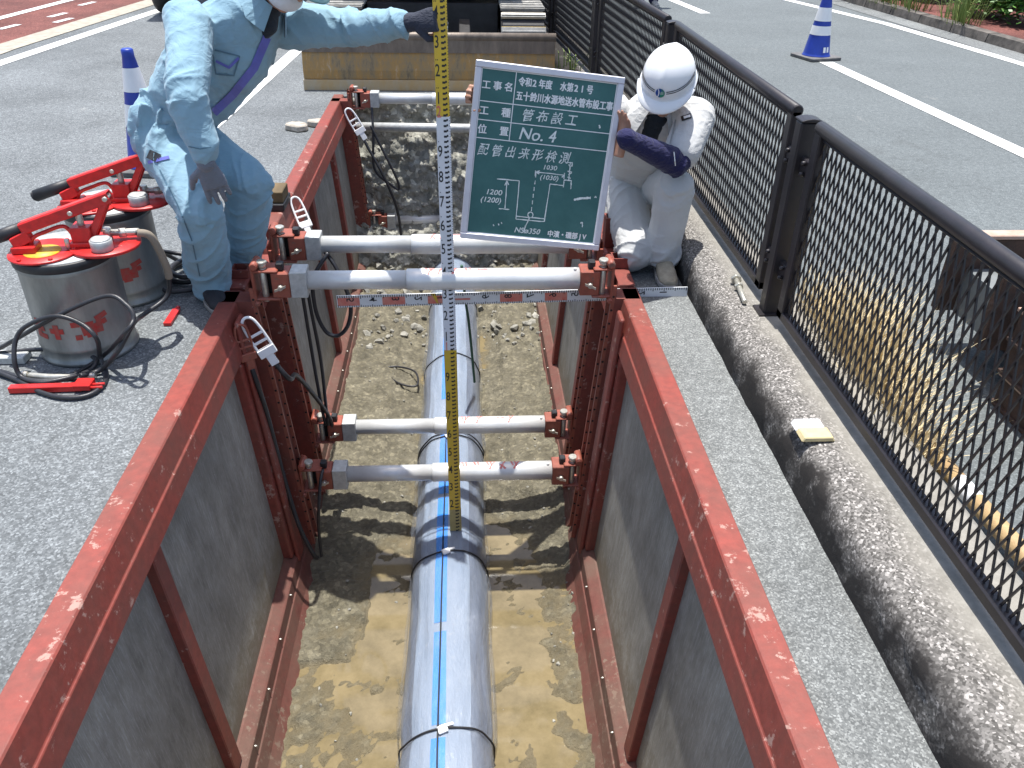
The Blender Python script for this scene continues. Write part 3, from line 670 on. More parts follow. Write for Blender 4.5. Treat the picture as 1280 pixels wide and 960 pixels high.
for j in range(nyy+1):
    y = .02+6.4*j/nyy; pin = max(math.exp(-((y-yb)/.06)**2) for yb in BANDS); row = []
    for i in range(na+1):
        a = -2.7+5.4*i/na; side = .35+.65*min(1, abs(a)/1.2)
        lf = .0055+(1-pin)*side*max(0, .011+.016*noise.noise(V((a*2.1, y*1.9, 12)))+.010*noise.noise(V((a*5.5, y*3.5, 2)))) + pin*.0025*abs(noise.noise(V((a*14, y*2, 5))))
        row.append(g.v(pr_(y, a, lf)))
    L.append(row)
for a, b in zip(L, L[1:]):
    for i in range(na): g.f([a[i], a[i+1], b[i+1], b[i]], True)
g.build('loose_film', 'clear_film', t)
g = MB(); g.tube([pr_(y, -.14+.04*noise.noise(V((y*.7, 3, 1))), .013) for y in [.1+.2*i for i in range(32)]], .0035, 6, 3)
g.build('cord', 'rubber', t)
for yb in BANDS:
    for k in range(2 if abs(yb-3.9) < .1 else 1):
        g = MB(); g.tube([pr_(yb+k*.03+.012*math.sin(a*1.5), a, .0105) for a in [-2.6+.2*i for i in range(27)]], .0042, 6, 2); bnd = g.build('tie_band', 'rubber', t)
    g = MB(); p = pr_(yb-.01, -.06, .014); g.obox(p, (.018, .008, 0), (-.006, .016, 0), (0, 0, .006)); g.obox(p+V((.022, .02, 0)), (.02, .006, 0), (-.002, .006, 0), (0, 0, .003))
    g.build('clip', 'plastic_w', bnd, .003)
# ------------------------------------------------------------------ levelling staff, upright on the pipe
t = thing('measuring_staff', 'tall yellow and white measuring staff standing on the pipe, held by the light blue worker', 'staff', (-.065, 3.1, -1.2))
S0 = V((-.065, 3.085, -1.197)); SU = V((-.006, math.sin(R(4.5)), math.cos(R(4.5)))).normalized(); SX = V((1, 0, .006)); SX = (SX-SU*SX.dot(SU)).normalized(); SN = SX.cross(SU)
def SP(u, h, n=0): return S0+SX*u+SU*h+SN*n
for k, (a, b, mt) in enumerate(((0, .13, 'staff_pale'), (.1301, 1, 'staff_y'), (1.0001, 2, 'staff_w'), (2.0001, 2.75, 'staff_y'))):
    g = MB(); wd = .029-.001*k
    g.obox(SP(0, (a+b)/2), SX*wd, SN*.011, SU*((b-a)/2)); o = g.build('staff_section', mt, t, .002)
    g = MB(); g.m('ink'); lf = .0117
    def q(u0, u1, h0, h1):
        g.quad(SP(u0, h0, lf), SP(u1, h0, lf), SP(u1, h1, lf), SP(u0, h1, lf))
    for c in range(int(a*100+.5), int(b*100+.5)):
        h = c/100
        if c % 2 == 0: q(.001, .0125, h+.001, h+.009); q(.0125, .0185, h+.004, h+.012)
        q(.0235, .0265, h+.004, h+.006)
    for d in range(int(a*10+.99), int(b*10+.01)):
        if d == 0: continue
        if d % 10 == 0:
            g.m('ruler_red'); glyphs(g, str(d//10), SP(-.025, d/10-.002), SX, SU, .062, .012, SN, lf, sx=.62); g.m('ink')
        else: glyphs(g, str(d % 10), SP(-.025, d/10-.052), SX, SU, .062, .008, SN, lf, sx=.62)
        if d > 10: 
            for i in range(min(3, d//10)): q(-.022+.006*i, -.019+.006*i, d/10+.004, d/10+.008)
    g.build('graduation', None, o, recalc=False)
# ------------------------------------------------------------------ ribbon rod, level across the trench
t = thing('ruler', 'red and white ruler lying level across the trench under the nearest strut', 'ruler', (.21, 3.275, 0))
A0 = V((-.567, 3.275, -.014)); AX = V((1.562, 0, .03)); LN = AX.length; AX.normalize(); AU = V((0, .1, 1)); AU = (AU-AX*AU.dot(AX)).normalized(); AN = AX.cross(AU)
def AP(u, h, n=0): return A0+AX*u+AU*h+AN*n
hh = .028
g = MB(); g.m('staff_w'); g.obox(AP(LN/2, 0), AX*(LN/2), AU*hh, AN*.003); o = g.build('rod', None, t, .001)
g = MB(); g.m('ruler_red')
lf = .0036
zero = .545
def q(u0, u1, h0, h1, l=lf): g.quad(AP(u0, h0, l), AP(u1, h0, l), AP(u1, h1, l), AP(u0, h1, l))
for a in (.0, .2, .4, .72, .92):
    u0, u1 = zero-.545+a, zero-.545+a+.1
    if a == .4: u1 -= .03
    q(max(.004, u0), u1, -hh*.72, hh*.62)
g.m('yellow')
g.f([g.v(AP(x, y, .0042)) for x, y in ((.415, hh), (.435, hh), (.447, -hh*.7), (.44, -hh*.7))])
g.m('ink')
c = 0
while c*.01 < LN-.006:
    u = c*.01+.004
    L = .011 if c % 5 else .016
    q(u, u+.0035, hh-L, hh-.001, .0045); q(u, u+.003, -hh+.001, -hh+L*.75, .0045); c += 1
for i, dch in enumerate('5432119876543211'):      # numerals lie on their side, read from the far end
    u = .035+.0995*i; org = AP(u+.0, .012, 0)
    if u > LN-.06: break
    if i == 5: g.m('ruler_red'); q(u-.012, u+.055, -.006, .002, .0045); g.m('ink'); continue
    glyphs(g, dch, AP(u+.04, .0165), -AU, AX*-1, .046, .012, -AU.cross(AX)*-1 if False else AN, .0046, sx=.85)
g.build('scale', None, o, recalc=False)
# ------------------------------------------------------------------ chalkboard
kB = 3.45/3.5
def bl(p): return V((0, 0, H))+(V(p)-V((0, 0, H)))*kB
bTL, bTR, bBR, bBL = bl((.058, 3.43, .972)), bl((.664, 3.448, .903)), bl((.582, 3.32, .203)), bl((-.024, 3.302, .272))
bu = ((bTR-bTL)+(bBR-bBL))/2; bv = ((bTL-bBL)+(bTR-bBR))/2; W_, H_ = bu.length, bv.length; bu.normalize(); bv = (bv-bu*bv.dot(bu)).normalized(); bn = bu.cross(bv)
bc = (bTL+bTR+bBR+bBL)/4
def BP(u, v, n=0): return bc+bu*((u-.5)*W_)+bv*((.5-v)*H_)+bn*n
t = thing('chalkboard', 'green chalkboard with a white pipe diagram, held up by the crouching worker', 'chalkboard', bc-bv*H_/2)
g = MB(); g.obox(BP(.5, .5, -.006), bu*(W_/2-.008), bv*(H_/2-.008), bn*.006); pan = g.build('writing_panel', 'board', t)
g = MB(); fwid = .026
g.obox(BP(.5, 0, 0)-bv*fwid/2, bu*W_/2, bv*fwid/2, bn*.011); g.obox(BP(.5, 1, 0)+bv*fwid/2, bu*W_/2, bv*fwid/2, bn*.0112)
g.obox(BP(0, .5, 0)+bu*fwid/2, bu*fwid/2, bv*(H_/2-fwid), bn*.0108); g.obox(BP(1, .5, 0)-bu*fwid/2, bu*fwid/2, bv*(H_/2-fwid), bn*.0108)
g.build('frame', 'board_frame', t, .003)
g = MB(); g.m('white_ink')
def ln(p, w=.0035, jit=0, l=.0012): stroke(g, [BP(u, v, l) for u, v in p], w, bn, jit)
x0, x1, y0, y1 = .046, .954, .040, .96
ln([(x0, y0), (x1, y0)]); ln([(x0, y1), (x1, y1)]); ln([(x0, y0), (x0, y1)]); ln([(x1, y0), (x1, y1)])
for v in (.213, .314, .414): ln([(x0, v), (x1, v)])
ln([(.272, y0), (.272, .414)])
def word(s, u, v, size, bold=.02, adv=None, mt='white_ink', jit=0, shear=0, l=.0016, sx=1.):
    """v is the vertical centre of the line; adv spaces the characters (fraction of the width)"""
    g.m(mt)
    sh_ = [(0, 0)] if not bold else [(a*bold*size, b_*bold*size) for a, b_ in ((-.5, -.4), (.5, -.4), (-.5, .4), (.5, .4))]
    for k, (dx, dy) in enumerate(sh_):
        if adv is None: glyphs(g, s, BP(u, v)-bv*(size*.36-dy)+bu*dx, bu, bv, size, 0, bn, l+.00012*k, jit, shear, sx)
        else:
            for i, ch in enumerate(s):
                if ch != ' ': glyphs(g, ch, BP(u+adv*i, v)-bv*(size*.36-dy)+bu*dx, bu, bv, size, 0, bn, l+.00012*k, jit, shear, sx)
word('工事名', .052, .125, .036, .05, .075)
word('令和', .292, .088, .036, .06, .0455, sx=.76); word('2', .386, .088, .036, .06, .045, sx=.9); word('年度', .428, .088, .036, .06, .0455, sx=.76); word('水第', .572, .088, .036, .06, .0455, sx=.76); word('21', .668, .088, .036, .06, .042, sx=.9); word('号', .752, .088, .036, .06, .045, sx=.76)
word('五十鈴川水源地送水管布設工事', .285, .164, .037, .06, .0474, sx=.76)
word('工', .052, .263, .038, .05); word('種', .20, .263, .038, .05)
word('位', .052, .365, .038, .05); word('置', .20, .365, .038, .05)
word('管布設工', .335, .262, .050, .012, .10, 'chalk', .0055, .2)
word('No. 4', .33, .362, .066, .02, None, 'chalk', .003, .2)
word('配管出来形検測', .062, .475, .050, .012, .094, 'chalk', .006, .22, sx=.9)
def px(x, y):          # sketch coordinates taken along the board's own edges
    x -= 100; y -= 45; det = 695*815+112*85
    return ((x*815+112*y)/det, (695*y-85*x)/det)
g.m('chalk')
def sk_(*pts, w=.0042): 
    P = []
    for a, b in zip(pts, pts[1:]):
        for i in range(6): P.append((a[0]+(b[0]-a[0])*i/6+random.uniform(-.7, .7), a[1]+(b[1]-a[1])*i/6+random.uniform(-.7, .7)))
    P.append(pts[-1]); ln([px(*p) for p in P], w, .35, .0018)
sk_((180, 580), (288, 592)); sk_((288, 592), (268, 775)); sk_((268, 776), (408, 792)); sk_((408, 792), (438, 610)); sk_((438, 610), (505, 620)); sk_((503, 628), (508, 593), (543, 597), (540, 637)); sk_((270, 762), (410, 778))
sk_(*[(340+13*math.cos(a*.6), 757+14*math.sin(a*.6)) for a in range(12)], w=.004); sk_((335, 772), (305, 832))
for k in range(6): sk_((370-k*4.6, 560+k*32), (368-k*4.6, 578+k*32), w=.0035)
sk_((228, 590), (215, 722)); sk_((185, 722), (236, 728)); sk_((228, 590), (217, 612)); sk_((228, 590), (236, 610))
sk_((370, 552), (508, 570)); sk_((368, 545), (366, 572)); sk_((370, 552), (388, 546)); sk_((370, 552), (386, 562)); sk_((508, 570), (496, 580)); sk_((510, 560), (506, 588))
sk_((538, 510), (530, 595)); sk_((526, 510), (550, 513)); sk_((530, 520), (537, 534), (547, 522)); sk_((524, 552), (546, 556)); sk_((528, 570), (544, 560)); sk_((524, 578), (540, 586)); sk_((548, 512), (546, 530))
g.m('chalk'); sk_((556, 690), (590, 683), (640, 682), w=.009); sk_((660, 678), (668, 677), w=.008); sk_((590, 805), (600, 800), (600, 825), w=.005); sk_((676, 340), (680, 356), w=.006)
for (a, b) in ((155, 798), (180, 795), (195, 788)): sk_((a, b), (a+3, b+9), w=.004)
def lab(s, x, y, size, sx=1.): 
    u, v = px(x, y); word(s, u, v, size, .03, None, 'chalk', .0012, .2, .0018, sx)
sk_((318, 804), (306, 842), w=.0035); lab('1200', 122, 637, .030, 1.15); lab('(1200)', 96, 672, .030, 1.1); lab('1030', 402, 528, .026, 1.15); lab('(1030)', 388, 574, .026, 1.15); lab('NSø350', 258, 826, .032, 1.05)
u, v = px(488, 897)
g.m('white_ink'); word('中濱・磯部 J V', u-.10, v-.046, .030, .06, None, 'white_ink', 0, 0, .0018, .88)
g.build('lettering', None, pan, recalc=False)
# ------------------------------------------------------------------ fence
FXX = 1.2; fz0, fz1 = .19, .915
def fence_panel(L, dens=.036):
    t = thing('mesh_fence', '', 'fence', (0, 0, 0), 'dark mesh fence panels along the kerb')
    g = MB(); h = fz1-fz0
    g.cyl((0, 0, h-.02), (0, L, h-.02), .023, None, 16); 
    for y in (.026, L-.026): g.box(-.018, .018, y-.026, y+.026, .0, h-.02)
    g.box(-.018, .018, 0, L, 0, .034)
    g.box(-.006, .006, .042, L-.042, h-.055, h-.045)
    g.build('frame', 'fence', t, .004)
    g = MB(); sl_ = .31; h0, h1 = .034, h-.046
    for s in (-1, 1):
        n = int((L+h)/dens)+2
        for i in range(-int(h*sl_/dens)-2, n):
            ya = i*dens; pa, pb = V((0, ya, h0)), V((0, ya+(h1-h0)*sl_, h1))
            if s < 0: pa, pb = V((0, ya+(h1-h0)*sl_, h0)), V((0, ya, h1))
            d = pb-pa; lo, hi = 0., 1.
            for lim, sg in ((.03, 1), (L-.03, -1)):
                if abs(d.y) > 1e-6:
                    tt = (lim-pa.y)/d.y
                    if d.y*sg > 0: lo = max(lo, tt)
                    else: hi = min(hi, tt)
            if hi-lo < .03: continue
            a, b = pa+d*lo, pa+d*hi; dn = d.normalized(); cr = V((1, 0, 0)).cross(dn)
            g.obox((a+b)/2+V((s*.0016, 0, 0)), (b-a)/2, cr*.0027, V((.0022, 0, 0)))
    g.build('mesh', 'fence', t, recalc=False)
    for y in (0, L):
        s = 1 if y == 0 else -1
        for z in (h-.17, .16):
            g = MB(); g.box(-.012, .012, min(y-s*.085, y+s*.01), max(y-s*.085, y+s*.01), z-.03, z+.03)
            for dz in (-.018, .02): g.cyl((-.012, y-s*.03, z+dz), (-.028, y-s*.03, z+dz), .010, .008, 8)
            g.build('clamp', 'fence', t, .003)
    return t
fp = fence_panel(1.905); PITCH = 2.125; Y0 = 2.825
fl = ['dark mesh fence panel nearest the camera, beside the yellow straw', 'dark mesh fence panel right behind the white helmet', 'dark mesh fence panel beside the excavator blade, beyond the white helmet', 'dark mesh fence panel alongside the excavator track', 'dark mesh fence panel farthest up the road']
spots = []
ang = [0, 0, .012, .03, .05]; p = V((FXX, Y0+.07)); spots.append((FXX, Y0-.105-1.905, 0))
pts_post = [(FXX, Y0)]
cur = V((FXX, Y0)); heading = 0
for k in range(1, 5):
    heading = [0, 0, .05, .07, .08][k]
    d = V((-math.sin(heading), math.cos(heading)))
    spots.append((cur.x+d.x*.115, cur.y+d.y*.115, heading)); cur = cur+d*PITCH; pts_post.append((cur.x, cur.y))
for i, ((x, y, a), l) in enumerate(zip(spots, fl)):
    o = fp if i == 0 else copy_tree(fp)
    o.location = (x, y, fz0); o.rotation_euler = (0, 0, a); o['label'] = l
t = thing('fence_post', '', 'fence post', (0, 0, 0), 'dark posts between the fence panels')
g = MB(); g.box(-.036, .036, -.030, .030, 0, .742); g.build('post', 'fence', t, .006)
g = MB(); g.prism([(-.038, 0), (.038, 0), (.038, .006), (.02, .011), (0, .013), (-.02, .011), (-.038, .006)], lambda q, s_: V((q[0], s_, .742+q[1])), -.034, .034); g.build('cap', 'fence', t, .002)
g = MB(); g.box(-.055, .055, -.045, .045, 0, .008); g.build('base_plate', 'fence', t)
pl = ['dark fence post beside the nearest mesh panel, by the loose bolt', 'dark fence post behind the white helmet', 'dark fence post beside the right end of the excavator blade', 'dark fence post alongside the excavator track', 'dark fence post farthest up the road']
for i, ((x, y), l) in enumerate(zip(pts_post, pl)):
    o = t if i == 0 else copy_tree(t); o.location = (x, y, .15); o['label'] = l
# ------------------------------------------------------------------ small things on and behind the kerb
g = MB(); g.m('plastic_w'); g.prism([(-.05, 0), (.05, 0), (.04, .016), (-.04, .016)], lambda q, s_: V((1.065+q[0]+(.0 if 1 else 0), s_, .151+q[1])), 2.012, 2.06)
g.m('reflector_yellow'); g.prism([(-.053, 0), (.053, 0), (.043, .017), (-.043, .017)], lambda q, s_: V((1.068+q[0], s_, .151+q[1])), 1.955, 2.0115)
solo(g, 'reflector_block', 'small white and pale yellow reflector block on the kerb', 'reflector', None, bevel=.003)
g = MB(); a, b = V((1.135, 3.07, .172)), V((1.115, 2.88, .164)); g.cyl(a, b, .011, .010, 12); g.cyl(a, a+(a-b).normalized()*.022, .024, .022, 6); g.cyl(a+(b-a)*.25, a+(b-a)*.34, .019, None, 6)
solo(g, 'bolt', 'loose galvanised bolt lying on the kerb beside a fence post', 'bolt', 'zinc', bevel=.002)
g = MB(); rnd = random.Random(11)
for k in range(1500):
    y = rnd.gauss(2.45, .26); x = rnd.uniform(1.32, 1.48); y = min(3.0, max(1.95, y)); h = rnd.uniform(.16, .46)*(1-.35*abs(y-2.45)/.5); a = rnd.uniform(0, 6.28); ln_ = rnd.uniform(.02, .17); wq = rnd.uniform(.002, .004)
    b0 = V((x, y, .0)); m_ = V((x+math.cos(a)*ln_*.4+.02, y+math.sin(a)*ln_*.4, h*.65)); e = V((x+math.cos(a)*ln_+.05, y+math.sin(a)*ln_, h)); s_ = V((-math.sin(a), math.cos(a), 0))*wq
    v0, v1, v2, v3, v4 = g.v(b0-s_), g.v(b0+s_), g.v(m_+s_*.8), g.v(m_-s_*.8), g.v(e); g.f([v0, v1, v2, v3]); g.f([v3, v2, v4])
solo(g, 'straw_clump', 'clump of dry yellow straw standing behind the nearest fence panel', 'dry grass', 'straw', recalc=False)
g = MB(); a, b = V((1.475, 2.2, .06)), V((1.53, .9, .06)); g.m('pole'); g.cyl(a, b, .028, None, 16)
g.m('plastic_w'); g.cyl(a+(b-a)*.26, a+(b-a)*.33, .0288, None, 16); g.m('rust'); g.cyl(a+(b-a)*.02, a+(b-a)*.06, .0288, None, 16); g.cyl(a+(b-a)*.52, a+(b-a)*.545, .0286, None, 16)
solo(g, 'marker_pole', 'rusty yellow pole lying along the foot of the fence', 'pole')
# rusty steel beams stacked behind the fence
def hbeam(name, label, c, L, hgt, wid, axis, parent=None):
    t = thing('steel_beam', label, 'steel beam', c, 'rusty steel beams behind the fence')
    q = (lambda a, b, z: (c[0]+a, c[1]+b, c[2]+z)) if axis == 'x' else (lambda a, b, z: (c[0]+b, c[1]+a, c[2]+z))
    def bx(mb, a0, a1, b0, b1, z0, z1):
        p, r = q(a0, b0, z0), q(a1, b1, z1); mb.box(min(p[0], r[0]), max(p[0], r[0]), min(p[1], r[1]), max(p[1], r[1]), min(p[2], r[2]), max(p[2], r[2]))
    return t, bx
# the far one: flanges upright, grey web between them
t, bx = hbeam('', 'rusty beam with a grey web between upright flanges, far one of the stack', (1.86, 2.66, .0), 1.2, .3, .3, 'x')
for b in (.16, -.16):
    g = MB(); bx(g, 0, 1.6, b-.022, b+.022, .16, .46); g.build('flange', 'rust', t, .004)
g = MB(); bx(g, .07, 1.6, -.137, .137, .16, .34); g.build('web', 'web', t)
g = MB(); bx(g, .3, .45, -.12, .12, 0, .159); g.build('support', 'rust', t, .004)
g = MB(); bx(g, .05, 1.62, .13, .19, .461, .478); g.build('top_plate', 'rust_light', t, .003)
for k, lb in enumerate(('rusty beam lying lowest, flat on the road behind the fence', 'rusty beam second from the ground behind the fence', 'rusty beam third from the ground behind the fence')):
    t, bx = hbeam('', lb, (1.90-.012*k, 2.19, k*.128), 1.2, .17, .4, 'x')
    g = MB(); bx(g, 0, 1.5, -.2, .2, .0, .014); g.build('flange', 'rust', t, .002)
    g = MB(); bx(g, 0, 1.5, -.2, .2, .113, .127); g.build('flange', 'rust_light' if k != 1 else 'rust', t, .002)
    g = MB(); bx(g, .012, .03, -.19, .19, .0145, .1125); g.build('web', 'rust', t)
# ------------------------------------------------------------------ cones
def cone(bands=((.47, .60), (.27, .40))):
    t = thing('traffic_cone', '', 'traffic cone', (0, 0, 0), 'blue and white traffic cones')
    rr_ = lambda z: .135-(.135-.028)*(z-.03)/.67
    def ringz(mb, a, b, d=0): mb.skin([mb.ring(V((0, 0, z)), V((rr_(z)+d, 0, 0)), V((0, rr_(z)+d, 0)), 28) for z in (a, b)], True, False)
    g = MB(); g.m('cone_blue'); g.lathe([(.150, .028), (.138, .04)]+[(rr_(z), z) for z in (.06, .3, .5, .66)]+[(.034, .695), (.026, .702)], n=28); b = g.build('cone_body', None, t)
    for a, c in bands:
        g = MB(); ringz(g, a, c, .0025); g.build('white_band', 'cone_white', b)
    g = MB(); g.prism([(-.19, -.17), (-.17, -.19), (.17, -.19), (.19, -.17), (.19, .17), (.17, .19), (-.17, .19), (-.19, .17)], lambda q, z: V((q[0], q[1], z)), .002, .032); g.build('base', plain('grey_rubber', (.16, .155, .15), .8, var=.5, bs=.2) if 'gr' not in M else M['gr'], t, .004)
    g = MB(); g.m('white_ink')
    for i, a in enumerate((-1.75, -1.42)):
        L = []
        for k in range(4):
            aa = a+k*.075; L.append([g.v(V(((rr_(z)+.003)*math.cos(aa), (rr_(z)+.003)*math.sin(aa), z))) for z in (.075, .125)])
        for p, q in zip(L, L[1:]): g.f([p[0], q[0], q[1], p[1]])
    g.build('sticker', None, b)
    return t
k1 = cone(((.235, .32), (.365, .49))); k1.location = (3.69, 8.86, 0); k1.rotation_euler = (R(0), R(0), .3); k1['label'] = 'blue and white cone standing on the lane line beyond the fence'
k2 = cone(); k2.location = (-1.93, 5.12, 0); k2.rotation_euler = (0, 0, -.1); k2['label'] = 'blue and white cone half hidden behind the light blue worker'
# ------------------------------------------------------------------ broken concrete pieces
for i, (x, y, s, lb) in enumerate(((-1.19, 6.02, .10, 'flat broken piece of pale concrete on the asphalt, the left one by the far panel'), (-1.04-.02, 6.12, .08, 'flat broken piece of pale concrete touching the far panel'))):
    g = MB(); n = 9; rn = random.Random(i+4); pr0 = [(s*rn.uniform(.7, 1.1)*math.cos(2*math.pi*k/n), s*.8*rn.uniform(.7, 1.1)*math.sin(2*math.pi*k/n)) for k in range(n)]
    g.prism(pr0, lambda q, z: V((x+q[0]*(1-z*2), y+q[1]*(1-z*2), z)), .002, .045)
    solo(g, 'concrete_piece', lb, 'rubble piece', plain('pale_concrete', (.52, .46, .38), .9, var=.5, scale=20, bs=.5) if i == 0 else bpy.data.materials['pale_concrete'], 'broken concrete by the trench', bevel=.008)
g = MB(); g.m('rubber'); g.box(-1.10, -.955, 4.22, 4.42, .052, .09); g.m('wood'); g.box(-1.09, -.96, 4.24, 4.40, .0905, .15)
solo(g, 'timber_block', 'short timber block with a black base on top of the pump side panel', 'timber block', bevel=.004)
# ------------------------------------------------------------------ people
from mathutils.bvhtree import BVHTree
class Shape(MB):
    def chain(s, pts, seg=14):
        """limb: list of (point, radius)"""
        pts = [(V(p), r) for p, r in pts]
        for (a, ra), (b, rb) in zip(pts, pts[1:]):
            d = (b-a).normalized(); u = d.orthogonal().normalized(); w = d.cross(u)
            s.skin([s.ring(a, u*ra, w*ra, seg), s.ring(b, u*rb, w*rb, seg)])
        for p, r in pts: s.sphere(p, r*.995, seg)
        return s
    def loft(s, secs, seg=24):
        """secs: (centre, half-axis u, half-axis w)"""
        s.skin([s.ring(V(c), V(u), V(w), seg) for c, u, w in secs]); return s
    def ell(s, c, ax):
        """ellipsoid with three half-axis vectors"""
        m = Matrix((V(ax[0]), V(ax[1]), V(ax[2]))).transposed(); return s.sphere(c, 1, 18, m)
def finish(s, name, mat, parent, vox, it=6, wr=None, amp=0., freq=1., keep=None):
    """union of the overlapping volumes as one continuous surface, smoothed, with cloth folds"""
    bmesh.ops.recalc_face_normals(s.bm, faces=s.bm.faces[:])
    me = bpy.data.meshes.new('tmp'); s.bm.to_mesh(me); s.bm.free()
    o = bpy.data.objects.new('tmp', me); COL.objects.link(o)
    m = o.modifiers.new('r', 'REMESH'); m.mode = 'VOXEL'; m.voxel_size = vox
    if it: m = o.modifiers.new('s', 'SMOOTH'); m.factor = .5; m.iterations = it
    dg = bpy.context.evaluated_depsgraph_get(); dg.update()
    nm = bpy.data.meshes.new_from_object(o.evaluated_get(dg)); bpy.data.objects.remove(o); bpy.data.meshes.remove(me)
    b = bmesh.new(); b.from_mesh(nm); bpy.data.meshes.remove(nm); b.normal_update()
    if keep:
        bmesh.ops.delete(b, geom=[q for q in b.verts if not keep(q.co)], context='VERTS'); b.normal_update()
    if wr:
        new = []
        for q in b.verts:
            p = q.co; best = None
            for a, c, k in wr:
                a, c = V(a), V(c); ab = c-a; tt = max(0, min(1, (p-a).dot(ab)/ab.length_squared)); dd = (p-(a+ab*tt)).length
                if best is None or dd < best[0]: best = (dd, ab.normalized(), k, tt)
            _, ax, k, tt = best
            al = p.dot(ax); pe = p-ax*al
            sk = pe.dot(V((.6, .5, .6))); wob = .03*noise.noise(p*7); sp = ax*((al+sk*.9+wob)*15*freq)+pe*(3.2*freq); sp2 = ax*((al-sk*.8+wob)*30*freq)+pe*(6*freq)
            n1 = (1-abs(noise.noise(sp+V((3, 7, 1))))*3.2); n1 = n1*abs(n1) if n1 > 0 else n1*.6; n2 = 1-abs(noise.noise(sp2))*2.6; n3 = noise.noise(p*6)
            jw = .45+1.15*abs(2*tt-1)**1.6; new.append(q.co+q.normal*amp*k*(n1*.8*jw*(.6+.9*n3)+n2*.14*jw*(.6-n3)+n3*.4))
        for q, c in zip(b.verts, new): q.co = c
    for f in b.faces: f.smooth = True
    b.transform(Matrix.Translation(-ORG[parent.name]))
    nm = bpy.data.meshes.new(name); b.to_mesh(nm); b.free(); nm.materials.append(M[mat])
    o = bpy.data.objects.new(name, nm); COL.objects.link(o); o.parent = parent; ORG[o.name] = ORG[parent.name]
    return o
def tree(o):
    b = bmesh.new(); b.from_mesh(o.data); b.transform(Matrix.Translation(ORG[o.name])); t = BVHTree.FromBMesh(b); b.free(); return t
def lay(mb, tr, pts, frm, w, lift=.002, n=6):
    """a ribbon laid onto a surface: points are projected on it from the side of frm"""
    P = []
    for a, b in zip(pts, pts[1:]):
        for i in range(n): P.append(V(a)+(V(b)-V(a))*i/n)
    P.append(V(pts[-1])); L = []
    for i, p in enumerate(P):
        d = (P[min(i+1, len(P)-1)]-P[max(i-1, 0)]).normalized(); look = (p-V(frm)).normalized(); s_ = d.cross(look).normalized()*w/2
        row = []
        for k in (-1, 0, 1):
            o_ = V(frm); r = tr.ray_cast(o_, (p+s_*k-o_).normalized())
            if r[0] is None: row = None; break
            row.append(r[0]+r[1]*lift)
        L.append(row)
    for a, b in zip(L, L[1:]):
        if a and b and (a[1]-b[1]).length < .12:
            va = [mb.v(p) for p in a]; vb = [mb.v(p) for p in b]
            for i in range(2): mb.f([va[i], vb[i], vb[i+1], va[i+1]], True)
    return mb
def seen(px_, py_, y):
    """point at depth y that the photograph shows at this spot"""
    d = fw+rr*((px_-640)/1020)+uu*((480-py_)/1020); return V((0, 0, H))+d*(y/d.y)
def hand(s, wrist, d, pn, k=1., curl=(.3, .3, .3, .3), thumb=.5, side=1, spread=.06, curl0=None):
    """wrist, finger direction, palm normal (the side the fingers close to)"""
    wrist, d, pn = V(wrist), V(d).normalized(), V(pn); pn = (pn-d*pn.dot(d)).normalized(); lt = d.cross(pn)*side
    s.loft([(wrist-d*.02*k, lt*.026*k, pn*.02*k), (wrist+d*.02*k, lt*.031*k, pn*.018*k), (wrist+d*.06*k, lt*.04*k, pn*.016*k), (wrist+d*.092*k, lt*.041*k, pn*.0135*k)], 14)
    for i, (off, ln_, r) in enumerate(((.031, .92, .0088), (.0105, 1., .0092), (-.0105, .95, .0088), (-.030, .76, .0078))):
        p = wrist+d*(.084*k)+lt*off*k; dd = (d+lt*off*spread*20).normalized(); a = 0; pts = [(p-dd*.02*k, r*k)]
        for j, L in enumerate((.043, .027, .022)):
            a += curl[i] if j else (curl0 if curl0 is not None else curl[i]*.7)
            v = dd*math.cos(a)+pn*math.sin(a); p = p+v*L*ln_*k; pts.append((p, r*k*(1, .95, .8)[j]))
        s.chain(pts, 10)
    p = wrist+d*.022*k+lt*.024*k; v1 = (d*.62+lt*.7+pn*.35).normalized(); q1 = p+v1*.045*k; v2 = (d*.9+lt*(.45-.5*thumb)+pn*(.3+.4*thumb)).normalized(); q2 = q1+v2*.032*k; q3 = q2+v2*.024*k
    s.chain([(p, .0135*k), (q1, .0115*k), (q2, .010*k), (q3, .0085*k)], 10)
def headshape(s, c, f, up, k=1.):
    c, f, up = V(c), V(f).normalized(), V(up); up = (up-f*up.dot(f)).normalized(); l = up.cross(f)
    s.ell(c+up*.025*k, (f*.096*k, l*.076*k, up*.098*k)); s.ell(c-up*.045*k+f*.018*k, (f*.072*k, l*.060*k, up*.072*k)); s.ell(c-up*.092*k+f*.052*k, (f*.026*k, l*.03*k, up*.022*k))
    s.chain([(c+f*.088*k+up*.022*k, .011*k), (c+f*.108*k-up*.024*k, .0145*k)], 10); s.ell(c+f*.094*k-up*.027*k, (f*.012*k, l*.018*k, up*.010*k))
    s.ell(c+f*.083*k-up*.06*k, (f*.012*k, l*.024*k, up*.006*k)); s.ell(c+f*.081*k-up*.072*k, (f*.012*k, l*.02*k, up*.006*k))
    for q in (-1, 1):
        s.ell(c+l*q*.077*k-f*.006*k-up*.008*k, (f*.020*k, l*.010*k, up*.032*k)); s.ell(c+f*.085*k+l*q*.034*k+up*.032*k, (f*.012*k, l*.024*k, up*.008*k))
def eyes(par, c, f, up, k=1.):
    c, f, up = V(c), V(f).normalized(), V(up); up = (up-f*up.dot(f)).normalized(); l = up.cross(f)
    for q in (-1, 1):
        g = MB(); e = c+f*.080*k+l*q*.033*k+up*.012*k; g.m('plastic_w'); g.sphere(e, .0125*k, 12); g.m('hair'); g.sphere(e+f*.0075*k, .0062*k, 10); g.build('eye', None, par)
